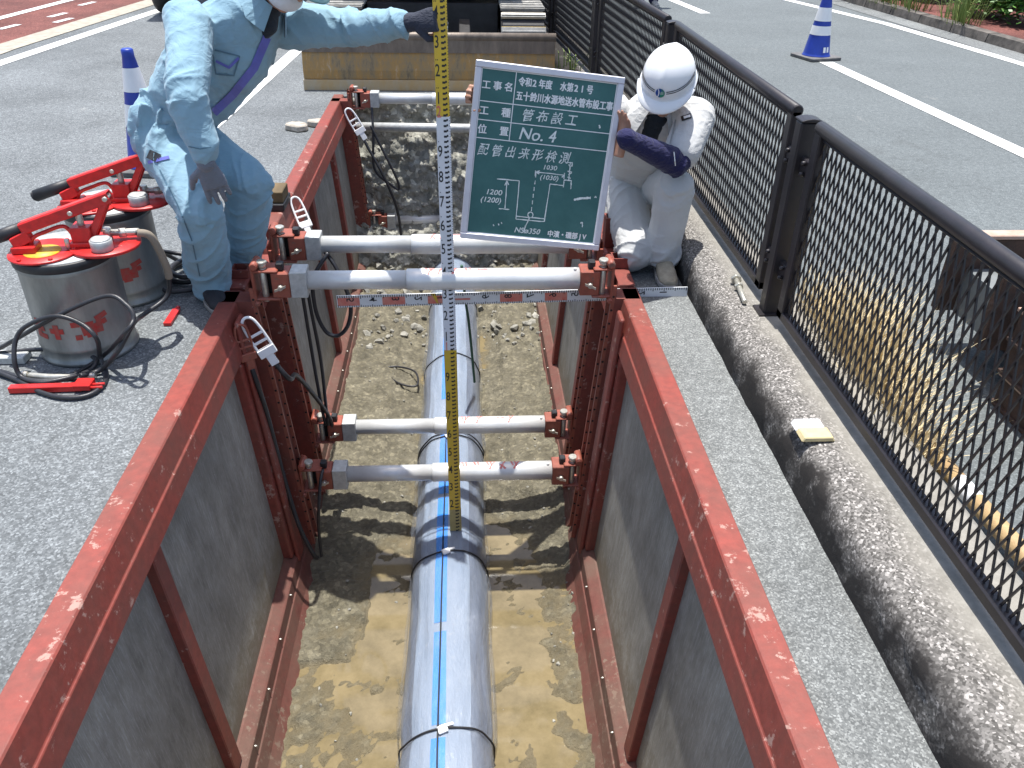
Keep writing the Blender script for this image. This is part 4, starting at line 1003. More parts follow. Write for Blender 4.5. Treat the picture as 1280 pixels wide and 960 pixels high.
def helmet(par, c, f, up, k=1., name='helmet', emblem=True, brim='helmet'):
    c, f, up = V(c), V(f).normalized(), V(up); up = (up-f*up.dot(f)).normalized(); l = up.cross(f)
    S = lambda th, ph, q=0: c+(f*math.cos(ph)*(.148*k+q)+l*math.sin(ph)*(.124*k+q))*math.cos(th)+up*math.sin(th)*(.138*k+q)
    g = MB(); g.m('helmet'); n = 48; rows = []
    for th in [-.14, -.06, 0]+[.1*i for i in range(1, 15)]+[1.52]:
        row = []
        for i in range(n):
            ph = 2*math.pi*i/n; p = S(th, ph); ridge = max(0, 1-abs(math.sin(ph))/.32)*max(0, math.sin(th*1.8))*(.006 if math.cos(ph) > 0 else .004)
            if th < -.1: p = p+(f*math.cos(ph)+l*math.sin(ph))*.010
            row.append(g.v(p+up*ridge*.6+f*ridge*math.cos(ph)))
        rows.append(row)
    g.skin(rows, True, False); g.f(rows[-1])
    g.skin([[g.v(S(th, 2*math.pi*i/n, -.006)) for i in range(n)] for th in (-.13, .2, .6, 1.0, 1.5)], True, False)
    h = g.build(name, None, par)
    g = MB(); top, bot = [], []
    for i in range(25):
        ph = R(-78+156*i/24); ext = .058*k*max(0, math.cos(ph*1.12))**.7
        a = S(-.10, ph, .004); o_ = a+f*ext+l*math.sin(ph)*.012-up*(.022*k*ext/.058); top.append((g.v(a), g.v(o_))); bot.append((g.v(a-up*.004), g.v(o_-up*.005)))
    for (a, b), (c2, d2) in zip(zip(top, top[1:]), zip(bot, bot[1:])):
        g.f([a[0], a[1], b[1], b[0]], True); g.f([c2[0], c2[1], d2[1], d2[0]], True); g.f([a[1], b[1], d2[1], c2[1]])
    g.build('brim', brim, h, recalc=True)
    if emblem:
        g = MB()
        for th in (.17, .235):
            for sgn in (-1, 1):
                L = []
                for i in range(17):
                    ph = sgn*R(13+80*i/16); dth = .10*max(0, 1-abs(ph)/R(95)); L.append((g.v(S(th+.10-dth, ph, .0022)), g.v(S(th+.10-dth+.028, ph, .0022))))
                for a, b in zip(L, L[1:]): g.f([a[0], a[1], b[1], b[0]], True)
        g.build('stripe', 'fence', h)
        g = MB()
        def disc(r, th0, ph0, mt, lift, arc=(0, 2*math.pi), xs=1.):
            g.m(mt); a0, a1 = arc; ps = [g.v(S(th0+r*math.sin(a0+(a1-a0)*i/20)/.138, ph0+xs*r*math.cos(a0+(a1-a0)*i/20)/.124, lift)) for i in range(20)]; g.f(ps)
        disc(.024, .22, 0, 'helmet', .0040); disc(.0215, .22, 0, 'logo_blue', .0052); disc(.0205, .22, 0, 'logo_green', .0060, (-1.57, 1.57)); disc(.013, .235, .02, 'logo_blue', .0066, (.6, 2.4)); 
        g.m('white_ink'); L = []
        for i in range(12):
            u = -1+2*i/11; L.append((g.v(S(.22+.0205*u/.138, -.012/.124+.010*(1-u*u)/.124*.5, .0072)), g.v(S(.22+.0205*u/.138, -.009/.124+.013*(1-u*u)/.124*.5, .0072))))
        for a, b in zip(L, L[1:]): g.f([a[0], a[1], b[1], b[0]])
        for k_ in range(3):
            g.quad(S(.20+.035*k_, .02, .0074), S(.21+.035*k_, .02, .0074), S(.222+.035*k_, .13, .0074), S(.212+.035*k_, .13, .0074))
        g.build('emblem', None, h, recalc=False)
    return h
def shoe(par, heel, toe, mat='shoe', sole='sole', k=1.):
    heel, toe = V(heel), V(toe); d = toe-heel; d.z = 0; L = d.length; d.normalize(); l = V((-d.y, d.x, 0)); z0 = heel.z
    s = Shape(); P = lambda a, h: V((heel.x, heel.y, z0))+d*a*L+V((0, 0, h))
    s.loft([(P(-.02, .05), l*.028, V((0, 0, .035))), (P(.10, .052), l*.038, V((0, 0, .046))), (P(.35, .05), l*.040, V((0, 0, .045))), (P(.6, .038), l*.046, V((0, 0, .032))), (P(.85, .03), l*.044, V((0, 0, .025))), (P(1., .026), l*.026, V((0, 0, .018)))], 16)
    s.chain([(P(.12, .06), .042), (P(.12, .12), .042)])
    o = finish(s, 'shoe', mat, par, .006, 3)
    g = MB(); pl = [(-.03, .0), (.0, .032), (.3, .04), (.62, .05), (.88, .044), (1.02, .022)]; poly = [P(a, 0)+l*b for a, b in pl]+[P(a, 0)-l*b for a, b in reversed(pl)]
    g.prism([(p.x, p.y) for p in poly], lambda q, z: V((q[0], q[1], z)), z0+.001, z0+.022); g.build('sole', sole, o, .003)
    g = MB()
    for a in (.38, .48, .58): g.tube([P(a, .045)+l*.036+V((0, 0, .022-(a-.38)*.06)), P(a+.02, .092-(a-.38)*.16), P(a, .045)-l*.036+V((0, 0, .022-(a-.38)*.06))], .003, 6, 4)
    g.build('laces', 'plastic_w', o)
    return o
# ---- the standing worker in pale blue, bending over with one hand on the knee, the other arm out to the staff
t1 = thing('person', 'person in pale blue workwear bending over, hand on knee, holding the staff upright', 'person', (-1.1, 3.38, 0))
pe = V((-1.21, 3.50, .70)); nk = seen(330, 0, 3.46); sp = (nk-pe).normalized()
la = V((.66, .74, -.02)); la = (la-sp*la.dot(sp)).normalized(); fr = la.cross(sp)
shR, elR, wrR = seen(240, 26, 3.30), seen(234, 122, 3.06), seen(256, 192, 3.03)
shL, elL, wrL = seen(362, 28, 3.60), seen(440, 36, 3.50), seen(508, 29, 3.30)
hpR, knR, anR = V((-1.215, 3.40, .65)), V((-1.045, 3.16, .45)), V((-1.10, 3.30, .09))
hpL, knL, anL = V((-1.19, 3.60, .64)), V((-.90, 3.44, .47)), V((-1.02, 3.54, .09))
hc1 = seen(352, -31, 3.42); hf1 = V((.72, -.52, -.46)); hu1 = V((.42, -.1, .9))
L_ = (nk-pe).length
def ax(t): return pe+sp*(t*L_)
s = Shape()
s.loft([(ax(0), la*.13, fr*.09), (ax(.3), la*.13, fr*.09), (ax(.62), la*.15, fr*.10), (ax(.86), la*.13, fr*.075), (ax(1), la*.055, fr*.055)])
s.chain([(shR, .045), (elR, .04), (wrR, .028)]); s.chain([(shL, .045), (elL, .04), (wrL, .028)])
s.chain([(hpR, .08), (knR, .055), (anR, .04), (anR-V((0, 0, .05)), .035)]); s.chain([(hpL, .08), (knL, .055), (anL, .04), (anL-V((0, 0, .05)), .035)])
s.chain([(ax(.92), .055), (nk+sp*.03, .053), (hc1-V(hu1).normalized()*.05, .055)]); headshape(s, hc1, hf1, hu1)
hand(s, wrR+V((.0, -.01, -.03)), (.10, .30, -.95), (-.35, .9, .3), .86, (.25, .2, .2, .25), .3, -1, .11)
hand(s, wrL+V((.02, -.01, .005)), (.93, -.30, .16), (.12, .55, -.2), .86, (1.25, 1.25, 1.25, 1.25), .9, -1)
body = finish(s, 'body', 'skin', t1, .006, 2)
s = Shape()
s.loft([(ax(.10), la*.165, fr*.125), (ax(.16), la*.158, fr*.12), (ax(.2), la*.175, fr*.135), (ax(.32), la*.19, fr*.15), (ax(.55), la*.20, fr*.145-sp*.02), (ax(.74), la*.195, fr*.13), (ax(.90), la*.145, fr*.095), (ax(1.0), la*.082, fr*.075)])
s.ell(ax(.6)+fr*.03, (la*.17, fr*.135, sp*.17))
s.chain([(shR-sp*.02, .088), (shR*.5+elR*.5, .079), (elR, .071), (elR*.5+wrR*.5, .066), (wrR+V((0, .0, .04)), .058), (wrR+V((0, 0, .015)), .05)])
s.chain([(shL-sp*.02, .09), (shL*.5+elL*.5, .080), (elL, .070), (elL*.5+wrL*.5, .062), (wrL-V((.025, 0, .0)), .052)])
jk = finish(s, 'jacket', 'blue_cloth', t1, .006, 8, [(ax(.1), ax(.5), 1.1), (ax(.5), ax(1), .75), (shR, elR, .8), (elR, wrR, .9), (shL, elL, 1.1), (elL, wrL, 1.2)], .0135)
s = Shape()
s.ell(pe+V((.0, 0, -.01)), (la*.165, fr*.135, sp*.13)); s.loft([(ax(-.12), la*.14, fr*.105), (ax(.0), la*.168, fr*.13), (ax(.14), la*.160, fr*.122)])
for h, k_, a in ((hpR, knR, anR), (hpL, knL, anL)):
    s.chain([(h, .104), (h*.5+k_*.5, .098), (k_, .088), (k_*.5+a*.5, .092), (a+V((0, 0, .03)), .086), (a-V((0, 0, .035)), .08)])
tr_ = finish(s, 'trousers', 'blue_cloth', t1, .006, 8, [(ax(-.1), ax(.15), .8), (hpR, knR, 1.15), (knR, anR, 1.15), (hpL, knL, 1.1), (knL, anL, 1.15)], .018)
shoe(t1, (-1.15, 3.36, .0), (-1.02, 3.13, .0), 'shoe_black'); shoe(t1, (-1.07, 3.60, .0), (-.985, 3.38, .0), 'shoe_black')
g = MB(); ys_ = []
# collar
for sgn in (-1, 1):
    L = []
    for i in range(9):
        a = R(26+134*i/8)*sgn; c0 = ax(.985)+la*math.sin(a)*.085+fr*math.cos(a)*.085; up_ = sp*.035+(la*math.sin(a)+fr*math.cos(a))*(-.008); dn = -sp*.03+(la*math.sin(a)+fr*math.cos(a))*.035
        L.append((c0+dn*(1.5 if i < 3 else 1), c0+up_))
    g = MB()
    for a, b in zip(L, L[1:]):
        o1, o2 = (a[0]-a[1]).cross(b[1]-a[1]).normalized()*.005, 0
        v = [g.v(p) for p in (a[0], a[1], b[1], b[0])]; g.f(v, True); w_ = [g.v(p+o1) for p in (a[0], a[1], b[1], b[0])]; g.f(w_, True)
    g.build('collar', 'blue_cloth', jk)
s = Shape(); s.loft([(ax(.86)+fr*.085, la*.022, fr*.025), (ax(.93)+fr*.06, la*.05, fr*.055), (ax(.98)+fr*.02, la*.066, fr*.066), (nk+sp*.035, la*.06, fr*.06)]); finish(s, 'undershirt', 'dark_cloth', t1, .008, 3)
tj = tree(jk); eye = V((0, 0, H))
g = MB(); lay(g, tj, [seen(333, 46, 3.2), seen(317, 84, 3.2), seen(291, 117, 3.2), seen(262, 145, 3.2)], eye, .028, .004); g.build('placket', 'trim', jk); g = MB(); lay(g, tj, [seen(270, 76, 3.2), seen(286, 84, 3.2), seen(298, 72, 3.2)], eye, .009, .004); g.build('pocket_piping', 'trim', jk); g = MB(); lay(g, tj, [seen(352, 74, 3.2), seen(345, 84, 3.2)], eye, .012, .004)
g.build('pocket_piping', 'trim', jk)
g = MB(); lay(g, tj, [seen(266, 68, 3.2), seen(270, 92, 3.2), seen(292, 94, 3.2), seen(299, 70, 3.2), seen(268, 62, 3.2)], eye, .006, .003); g.build('pocket_seam', plain('blue_seam', (.10, .20, .27)), jk)
g = MB(); lay(g, tree(tr_), [seen(200, 212, 3.3), seen(222, 255, 3.2), seen(240, 300, 3.2), seen(250, 345, 3.2)], eye, .005, .002); g.build('side_seam', bpy.data.materials['blue_seam'], tr_)
g = MB(); lay(g, tj, [seen(236, 183, 3.0), seen(250, 186, 3.0), seen(264, 184, 3.0)], eye, .004, .002); g.build('cuff_seam', bpy.data.materials['blue_seam'], jk)
g = MB(); lay(g, tree(tr_), [seen(186, 203, 3.3), seen(212, 197, 3.3)], eye, .012, .004); g.build('pocket_trim', 'trim', tr_)
g = MB(); lay(g, tree(tr_), [seen(186, 192, 3.3), seen(200, 199, 3.3)], eye, .035, .004); g.build('dark_pocket', 'dark_cloth', tr_)
# gloves are worn over both hands
s = Shape(); hand(s, wrR+V((.0, -.01, -.03)), (.10, .30, -.95), (-.35, .9, .3), 1.16, (.25, .2, .2, .25), .3, -1, .11); s.chain([(wrR+V((0, -.003, .03)), .036), (wrR+V((0, -.01, -.03)), .034)]); finish(s, 'glove', 'glove_grey', t1, .0035, 2)
s = Shape(); hand(s, wrL+V((.02, -.01, .005)), (.93, -.30, .16), (.12, .55, -.2), 1.1, (1.25, 1.25, 1.25, 1.25), .9, -1); s.chain([(wrL-V((.03, 0, .004)), .038), (wrL+V((.02, -.01, .005)), .034)]); finish(s, 'glove', 'glove', t1, .0045, 2)
eyes(t1, hc1, hf1, hu1)
f_, u_2 = hf1.normalized(), (hu1-hf1.normalized()*hu1.dot(hf1.normalized())).normalized(); l_ = u_2.cross(f_)
s = Shape(); s.ell(hc1-u_2*.048+f_*.036, (f_*.078, l_*.069, u_2*.060)); finish(s, 'face_mask', 'mask', t1, .006, 2, [(hc1-l_*.08, hc1+l_*.08, .6)], .003, keep=lambda p: (p-hc1).dot(f_) > .012)
s = Shape(); s.ell(hc1+u_2*.03-f_*.012, (f_*.098, l_*.082, u_2*.098)); finish(s, 'hair', 'hair', t1, .008, 1, keep=lambda p: (p-hc1).dot(f_) < .03 and (p-hc1).dot(u_2) > -.05)
helmet(t1, hc1+u_2*.055, hf1, hu1, 1., 'helmet', False, 'visor')
# ---- the worker crouching on one knee behind the board
t2 = thing('person', 'person in white helmet and pale grey workwear crouching on one knee with the chalkboard', 'person', (.88, 3.7, 0))
pe = V((.885, 3.97, .30)); nk = V((.875, 3.68, .745)); sp = (nk-pe).normalized(); la = V((.93, -.36, 0)); la = (la-sp*la.dot(sp)).normalized(); fr = la.cross(sp)
shR, elR, wrR = V((.69, 3.76, .69)), V((.47, 3.70, .60)), V((.165, 3.455, .845))
shL, elL, wrL = V((1.02, 3.60, .705)), seen(846, 204, 3.42), seen(783, 174, 3.30)
hpR, knR, anR = V((.80, 3.92, .27)), V((.80, 3.545, .105)), V((.83, 3.97, .075))
hpL, knL, anL = V((.97, 3.93, .28)), V((.945, 3.52, .42)), V((.93, 3.535, .10))
hc2 = V((.862, 3.535, .845)); hf2 = V((-.40, -.78, -.54)); hu2 = V((-.14, -.50, .84))
L_ = (nk-pe).length
s = Shape()
s.loft([(ax(0), la*.13, fr*.09), (ax(.3), la*.12, fr*.09), (ax(.62), la*.14, fr*.10), (ax(.86), la*.13, fr*.075), (ax(1), la*.055, fr*.055)])
s.chain([(shR, .045), (elR, .04), (wrR, .028)]); s.chain([(shL, .045), (elL, .042), (wrL, .029)])
s.chain([(hpR, .08), (knR, .055), (anR, .04)]); s.chain([(hpL, .08), (knL, .055), (anL, .04), (anL-V((0, 0, .05)), .035)])
s.chain([(ax(.92), .055), (nk+sp*.02, .052), (hc2-V(hu2).normalized()*.04-V(hf2).normalized()*.02, .055)]); headshape(s, hc2, hf2, hu2, .95)
eL = BP(0, .165, 0); 
hand(s, BP(.17, .185, -.035), -bu, bn, .95, (1.15, 1.15, 1.15, 1.15), .6, -1, .03, .12)
eR = BP(1, .33, 0)
hand(s, eR+bu*.022-bv*.055+bn*.012, bv*1.+bu*.05+bn*.1, (-bu*.75+bn*.5), .95, (.22, .22, .25, .3), .2, -1, .05)
body = finish(s, 'body', 'skin', t2, .0055, 2)
s = Shape()
s.loft([(ax(-.02), la*.165, fr*.12), (ax(.15), la*.17, fr*.135), (ax(.4), la*.178, fr*.145), (ax(.65), la*.185, fr*.135), (ax(.85), la*.165, fr*.105), (ax(.95), la*.12, fr*.085), (ax(1.02), la*.08, fr*.07)])
s.chain([(shR, .078), (shR*.45+elR*.55, .074)]); m_ = shL*.42+elL*.58
s.chain([(shL-la*.03, .082), (shL, .084), (shL*.6+elL*.4, .084), (m_, .083), (shL*.25+elL*.75, .080)])
sh = finish(s, 'shirt', 'grey_cloth', t2, .006, 8, [(ax(0), ax(.6), 1), (ax(.6), ax(1), .8), (shL, elL, .4), (shR, elR, .4)], .010)
s = Shape(); s.loft([(ax(.66)+fr*.115+la*.0, la*.03, fr*.035), (ax(.82)+fr*.085-la*.01, la*.045, fr*.045), (ax(.97)+fr*.03, la*.064, fr*.064), (nk+sp*.02, la*.057, fr*.057)]); finish(s, 'undershirt', 'dark_cloth', t2, .008, 3)
g = MB()
for sgn in (-1, 1):
    L = []
    for i in range(9):
        a = R(28+132*i/8)*sgn; c0 = ax(.98)+la*math.sin(a)*.088+fr*math.cos(a)*.085; o_ = la*math.sin(a)+fr*math.cos(a); L.append((c0-sp*.045+o_*.055*(1.3 if i < 3 else 1), c0+sp*.03-o_*.01))
    g = MB()
    for a, b in zip(L, L[1:]):
        o1 = (a[0]-a[1]).cross(b[1]-a[1]).normalized()*.004
        g.f([g.v(p) for p in (a[0], a[1], b[1], b[0])], True); g.f([g.v(p+o1) for p in (a[0], a[1], b[1], b[0])], True)
    g.build('collar', 'grey_cloth', sh)
s = Shape(); s.chain([(shR*.5+elR*.5, .058), (elR, .054), (wrR, .042)]); finish(s, 'arm_cover', 'navy', t2, .006, 4, [(elR, wrR, 1)], .004)
s = Shape(); s.chain([(shL*.3+elL*.7, .060), (elL, .058), (elL*.5+wrL*.5, .052), (wrL, .039)]); ac = finish(s, 'arm_cover', 'navy', t2, .006, 4, [(shL, elL, 1), (elL, wrL, 1)], .008)
g = MB(); lay(g, tree(ac), [seen(842, 190, 3.3), seen(844, 207, 3.3)], eye, .004, .002); g.build('mark', 'white_ink', ac)
s = Shape()
s.ell(pe, (la*.17, fr*.135, sp*.13))
s.chain([(hpR, .108), (hpR*.5+knR*.5, .10), (knR, .092), (knR*.5+anR*.5+V((0, 0, .0)), .078), (anR, .070)])
s.chain([(hpL, .108), (hpL*.5+knL*.5, .102), (knL+V((0, 0, -.012)), .088), (knL*.5+anL*.5, .084), (anL+V((0, 0, .05)), .080), (anL, .078)])
tr_ = finish(s, 'trousers', 'grey_cloth', t2, .006, 8, [(hpR, knR, 1), (knR, anR, 1), (hpL, knL, 1), (knL, anL, 1)], .011)
shoe(t2, (.935, 3.58, .008), (.925, 3.32, .008), 'shoe'); shoe(t2, (.83, 4.08, .03), (.83, 4.24, .0), 'shoe')
eyes(t2, hc2, hf2, hu2, .95)
f_, u_2 = hf2.normalized(), (hu2-hf2.normalized()*hu2.dot(hf2.normalized())).normalized(); l_ = u_2.cross(f_)
s = Shape(); s.ell(hc2+u_2*.018-f_*.012, (f_*.093, l_*.076, u_2*.095)); finish(s, 'hair', 'hair', t2, .008, 1, keep=lambda p: (p-hc2).dot(f_) < .02 and (p-hc2).dot(u_2) > -.07)
helmet(t2, hc2+u_2*.062-f_*.004, hf2, hu2, .88)
ts = tree(sh)
g = MB(); lay(g, ts, [seen(808, 118, 3.4), seen(802, 150, 3.4), seen(793, 185, 3.4)], eye, .006, .003); g.build('placket_seam', plain('grey_seam', (.40, .40, .40)), sh); g = MB(); lay(g, ts, [seen(845, 150, 3.4), seen(838, 180, 3.4)], eye, .005, .003); g.build('pocket_seam', bpy.data.materials['grey_seam'], sh)
g = MB(); lay(g, ts, [seen(852, 149, 3.4), seen(864, 145, 3.4)], eye, .020, .003, 3); g.build('chest_tag', 'fence', sh)
g = MB(); lay(g, ts, [seen(855, 148, 3.4), seen(863, 145.5, 3.4)], eye, .010, .005, 3); g.build('chest_tag', 'white_ink', sh)
# ---- somebody standing up the road, only the feet show at the top edge
t3 = thing('person', 'person in navy trousers and grey shoes standing far up the road beyond the fence', 'person', (2.63, 12.6, 0))
O = V((2.63, 12.6, 0)); s = Shape()
s.loft([(O+V((0, 0, .9)), (.15, 0, 0), (0, .1, 0)), (O+V((0, 0, 1.15)), (.15, 0, 0), (0, .1, 0)), (O+V((0, 0, 1.4)), (.2, 0, 0), (0, .11, 0)), (O+V((0, 0, 1.5)), (.07, 0, 0), (0, .06, 0))])
for q in (-1, 1):
    s.chain([(O+V((q*.19, 0, 1.42)), .06), (O+V((q*.25, 0, 1.15)), .045), (O+V((q*.24, -.06, .9)), .035)]); hand(s, O+V((q*.24, -.06, .88)), (0, -.1, -1), (-q, 0, 0), .95, (.3, .3, .3, .3), .3, q)
    s.chain([(O+V((q*.09, 0, .88)), .09), (O+V((q*.10, 0, .48)), .06), (O+V((q*.10, .02, .08)), .045)])
s.chain([(O+V((0, 0, 1.45)), .055), (O+V((0, -.01, 1.6)), .055)]); headshape(s, O+V((0, -.02, 1.68)), (0, -1, 0), (0, 0, 1)); finish(s, 'body', 'skin', t3, .012, 2)
s = Shape(); s.loft([(O+V((0, 0, .82)), (.18, 0, 0), (0, .13, 0)), (O+V((0, 0, 1.2)), (.18, 0, 0), (0, .13, 0)), (O+V((0, 0, 1.42)), (.21, 0, 0), (0, .12, 0)), (O+V((0, 0, 1.5)), (.08, 0, 0), (0, .08, 0))])
for q in (-1, 1): s.chain([(O+V((q*.19, 0, 1.42)), .075), (O+V((q*.25, 0, 1.15)), .06), (O+V((q*.24, -.055, .93)), .05)])
finish(s, 'jacket', 'navy', t3, .014, 3)
s = Shape(); s.ell(O+V((0, 0, .88)), (V((.18, 0, 0)), V((0, .13, 0)), V((0, 0, .14))))
for q in (-1, 1): s.chain([(O+V((q*.09, 0, .86)), .10), (O+V((q*.10, 0, .48)), .08), (O+V((q*.10, .02, .09)), .075)])
finish(s, 'trousers', 'navy', t3, .014, 3)
for q in (-1, 1): shoe(t3, O+V((q*.10, .06, 0)), O+V((q*.12, -.2, 0)), 'sole')
helmet(t3, O+V((0, -.02, 1.73)), (0, -1, 0), (0, 0, 1), 1., 'helmet', False)
# ------------------------------------------------------------------ hand pumps on steel cans
def pump():
    t = thing('hand_pump', '', 'hand pump', (0, 0, 0), 'red lever pumps on steel cans')
    g = MB(); g.m('can'); g.lathe([(.172, .002), (.176, .004), (.176, .016), (.170, .02), (.168, .055), (.172, .062), (.168, .069), (.167, .36), (.171, .366), (.167, .374), (.166, .385)], n=48)
    can = g.build('can', None, t)
    g = MB(); g.lathe([(.172, .378), (.176, .382), (.176, .408), (.171, .412), (.166, .412)], n=48); g.build('seal_ring', 'rubber', can)
    g = MB(); g.m('can_ink')     # worn red lettering wrapped round the can
    def cp(a, z): return V((.1692*math.cos(a), .1692*math.sin(a), z))
    def st(pts, w=.021):
        P = []
        for (a, b), (c, d) in zip(pts, pts[1:]):
            for i in range(4): P.append((a+(c-a)*i/4, b+(d-b)*i/4))
        P.append(pts[-1])
        for (a, b), (c, d) in zip(P, P[1:]): stroke(g, [cp(R(a), .135+b), cp(R(c), .135+d)], w, cp(R((a+c)/2), 0))
    for seg in ([(-136, .045), (-122, .05)], [(-138, .018), (-120, .02)], [(-136, -.008), (-118, -.012)], [(-130, .045), (-130, -.01)], [(-112, .016), (-94, .016)], [(-103, .042), (-103, -.018)],
                [(-84, .040), (-74, .040)], [(-82, -.012), (-74, -.012)], [(-70, .034), (-58, .034), (-57, -.006), (-69, -.008), (-70, .034)], [(-68, .013), (-59, .013)], [(-52, -.006), (-51, .060)], [(-55, .048), (-40, .062)], [(-48, .03), (-42, .034)]): st(seg)
    g.build('lettering', None, can, recalc=False)
    g = MB(); g.lathe([(.164, .40), (.164, .414), (.0, .415)], n=40); g.build('lid', 'galv', t)
    g = MB(); g.m('red_gloss')
    g.lathe([(.118, .4155), (.118, .424), (.0, .4245)], (-.045, -.055, 0), 32)
    g.lathe([(.122, .4160), (.122, .428), (.0, .4285)], (.155, -.01, 0), 32)
    for a in range(6): g.cyl((-.045+.104*math.cos(a*1.05), -.055+.104*math.sin(a*1.05), .424), (-.045+.104*math.cos(a*1.05), -.055+.104*math.sin(a*1.05), .432), .009, .008, 6)
    pl = g.build('base_plate', None, t, .002)
    g = MB(); g.m('yellow'); g.lathe([(.062, .4250), (.062, .4262), (0, .4264)], (-.045, -.065, 0), 24); g.build('label_plate', None, pl)
    g = MB(); g.m('red_gloss')           # pivot tower, link and cylinder block
    g.box(.055, .125, -.045, .03, .428, .50); g.box(.045, .14, -.055, .04, .4285, .446)
    g.cyl((.15, -.01, .43), (.15, -.01, .455), .03, .022, 12)
    for y in (-.032, .018): g.prism([(.095, .44), (.125, .44), (.215, .60), (.19, .615), (.175, .58)], lambda q, s_: V((q[0], s_, q[1])), y, y+.01)
    g.tube([(-.09, -.05, .428), (-.07, -.05, .47), (-.03, -.03, .485), (.03, -.02, .50), (.055, -.02, .47)], .008, 8)
    g.box(-.14, -.06, -.09, -.02, .424, .45); g.obox((-.105, -.055, .47), (.028, .01, .012), (0, .018, 0), (-.006, 0, .02))
    g.build('pump_block', None, t, .004)
    g = MB(); g.m('zinc'); g.cyl((.09, -.008, .45), (.087, -.008, .56), .012, None, 12); g.build('piston_rod', None, t, .002)
    for q_ in (((.075, -.05, .555), (.075, .035, .555)), ((.2, -.04, .6), (.2, .035, .6)), ((.04, -.05, .428), (.04, -.05, .462))):
        g = MB(); g.cyl(*q_, .009, None, 10); g.build('pivot_bolt', 'zinc', t, .002)
    g = MB(); a, b = V((.212, -.006, .603)), V((-.10, -.04, .505)); d = (b-a).normalized(); wv = V((0, 1, 0)); nn = d.cross(wv)
    for o in (-.021, .021): g.obox((a+b)/2+wv*o, (b-a)/2, wv*.003, nn*.020)
    g.obox((a+b)/2+nn*(-.0185 if nn.z < 0 else .0185), (b-a)/2, wv*.0179, nn*.003); lv = g.build('lever', 'red_gloss', t, .003)
    g = MB(); c = b+d*.15; g.cyl(b-d*.01, c, .022, .024, 20); g.cyl(c, c+d*.012, .024, .016, 20); g.build('grip', 'rubber', lv)
    g = MB(); g.cyl((.165, -.075, .4286), (.165, -.075, .468), .038, None, 24); g.cyl((.165, -.075, .468), (.165, -.075, .474), .036, .030, 24); g.build('filler_cap', 'galv', t, .002)
    g = MB(); g.m('zinc'); g.cyl((.16, .02, .455), (.27, .03, .452), .012, .014, 12); g.cyl((.20, .02, .453), (.225, .025, .453), .019, None, 6); g.cyl((.16, .02, .43), (.16, .02, .475), .016, None, 10); g.build('outlet', None, t, .002)
    return t
p1 = pump(); p1.location = (-1.47, 2.88, 0); p1.rotation_euler = (0, 0, R(4)); p1['label'] = 'red lever pump on a steel can, nearest one, with hose coiled in front'
p2 = copy_tree(p1, (-1.49, 3.36, 0), R(1), 'red lever pump on a steel can, the one next to the light blue trousers')
def hose(name, label, cat, pts, r=.0095, mat='hose', group=None, n=8, parts=()):
    t = thing(name, label, cat, pts[0], group); g = MB(); g.tube(pts, r, n, 8); g.build('tube', mat, t); return t
def seenz(px_, py_, z):
    d = fw+rr*((px_-640)/1020)+uu*((480-py_)/1020); return V((0, 0, H))+d*((z-H)/d.z)
t = hose('hose', 'black hose looped over the asphalt in front of the nearest pump', 'hose', [(-1.21, 2.91, .455), (-1.165, 2.93, .43), (-1.15, 2.97, .30), (-1.18, 3.0, .16), (-1.245, 2.88, .13), seen(166, 405, 2.68), seen(148, 438, 2.62), seenz(126, 462, .02), seenz(100, 470, .03)], .0095, group='pump hoses')
g = MB(); g.tube([(-1.205, 2.91, .455), (-1.165, 2.93, .43), (-1.15, 2.97, .30), (-1.155, 2.985, .24)], .0145, 10, 6); g.build('fabric_sleeve', plain('dusty_hose_sleeve', (.30, .25, .19), .8), t)
hose('hose', 'black hose forming a tall loop across the red lettering of the nearest can', 'hose', [seenz(-40, 452, .012), seenz(0, 435, .05), seen(71, 395, 2.67), seen(132, 370, 2.685), seen(158, 381, 2.66), seen(167, 398, 2.63), seen(155, 418, 2.60), seenz(126, 447, .03), seenz(87, 470, .012), seenz(51, 476, .012), seenz(26, 472, .012), seenz(0, 464, .012), seenz(-40, 458, .012)], .0085, group='pump hoses')
hose('hose', 'thin black hose in a wide ring around the red handle on the asphalt', 'hose', [seenz(-20, 444, .03), seenz(30, 438, .03), seenz(61, 437, .04), seenz(102, 441, .04), seenz(120, 450, .03), seenz(112, 463, .012), seenz(86, 472, .024), seenz(50, 478, .024), seenz(26, 470, .03), seen(18, 450, 2.62), seen(20, 424, 2.66), seen(34, 407, 2.67), seen(69, 395, 2.66), seen(102, 405, 2.65), seen(121, 424, 2.63), seenz(125, 446, .05), seenz(133, 466, .014), seenz(128, 482, .012), seenz(110, 494, .012), seenz(81, 497, .012), seenz(51, 490, .012), seenz(24, 476, .012), seenz(-10, 462, .02)], .0085, group='pump hoses')
hose('hose', 'black hose lying in a coil between the second pump and the light blue trousers', 'hose', [(-1.23, 3.39, .455), (-1.16, 3.42, .44), (-1.10, 3.50, .38), (-1.12, 3.62, .2), (-1.25, 3.66, .04), (-1.36, 3.58, .015), (-1.34, 3.46, .015), (-1.24, 3.42, .02), (-1.16, 3.50, .04), (-1.2, 3.6, .05), (-1.3, 3.60, .05), (-1.33, 3.47, .055), (-1.24, 3.38, .06), (-1.17, 3.45, .07)], .0125, group='pump hoses')
hose('hose', 'black hose looped behind the can, passing the worker\'s foot', 'hose', [(-1.36, 3.66, .02), (-1.40, 3.52, .12), (-1.34, 3.34, .03), (-1.22, 3.33, .02), (-1.14, 3.41, .03), (-1.21, 3.54, .07), (-1.34, 3.56, .10), (-1.4, 3.42, .16), (-1.36, 3.30, .09)], .010, group='pump hoses')
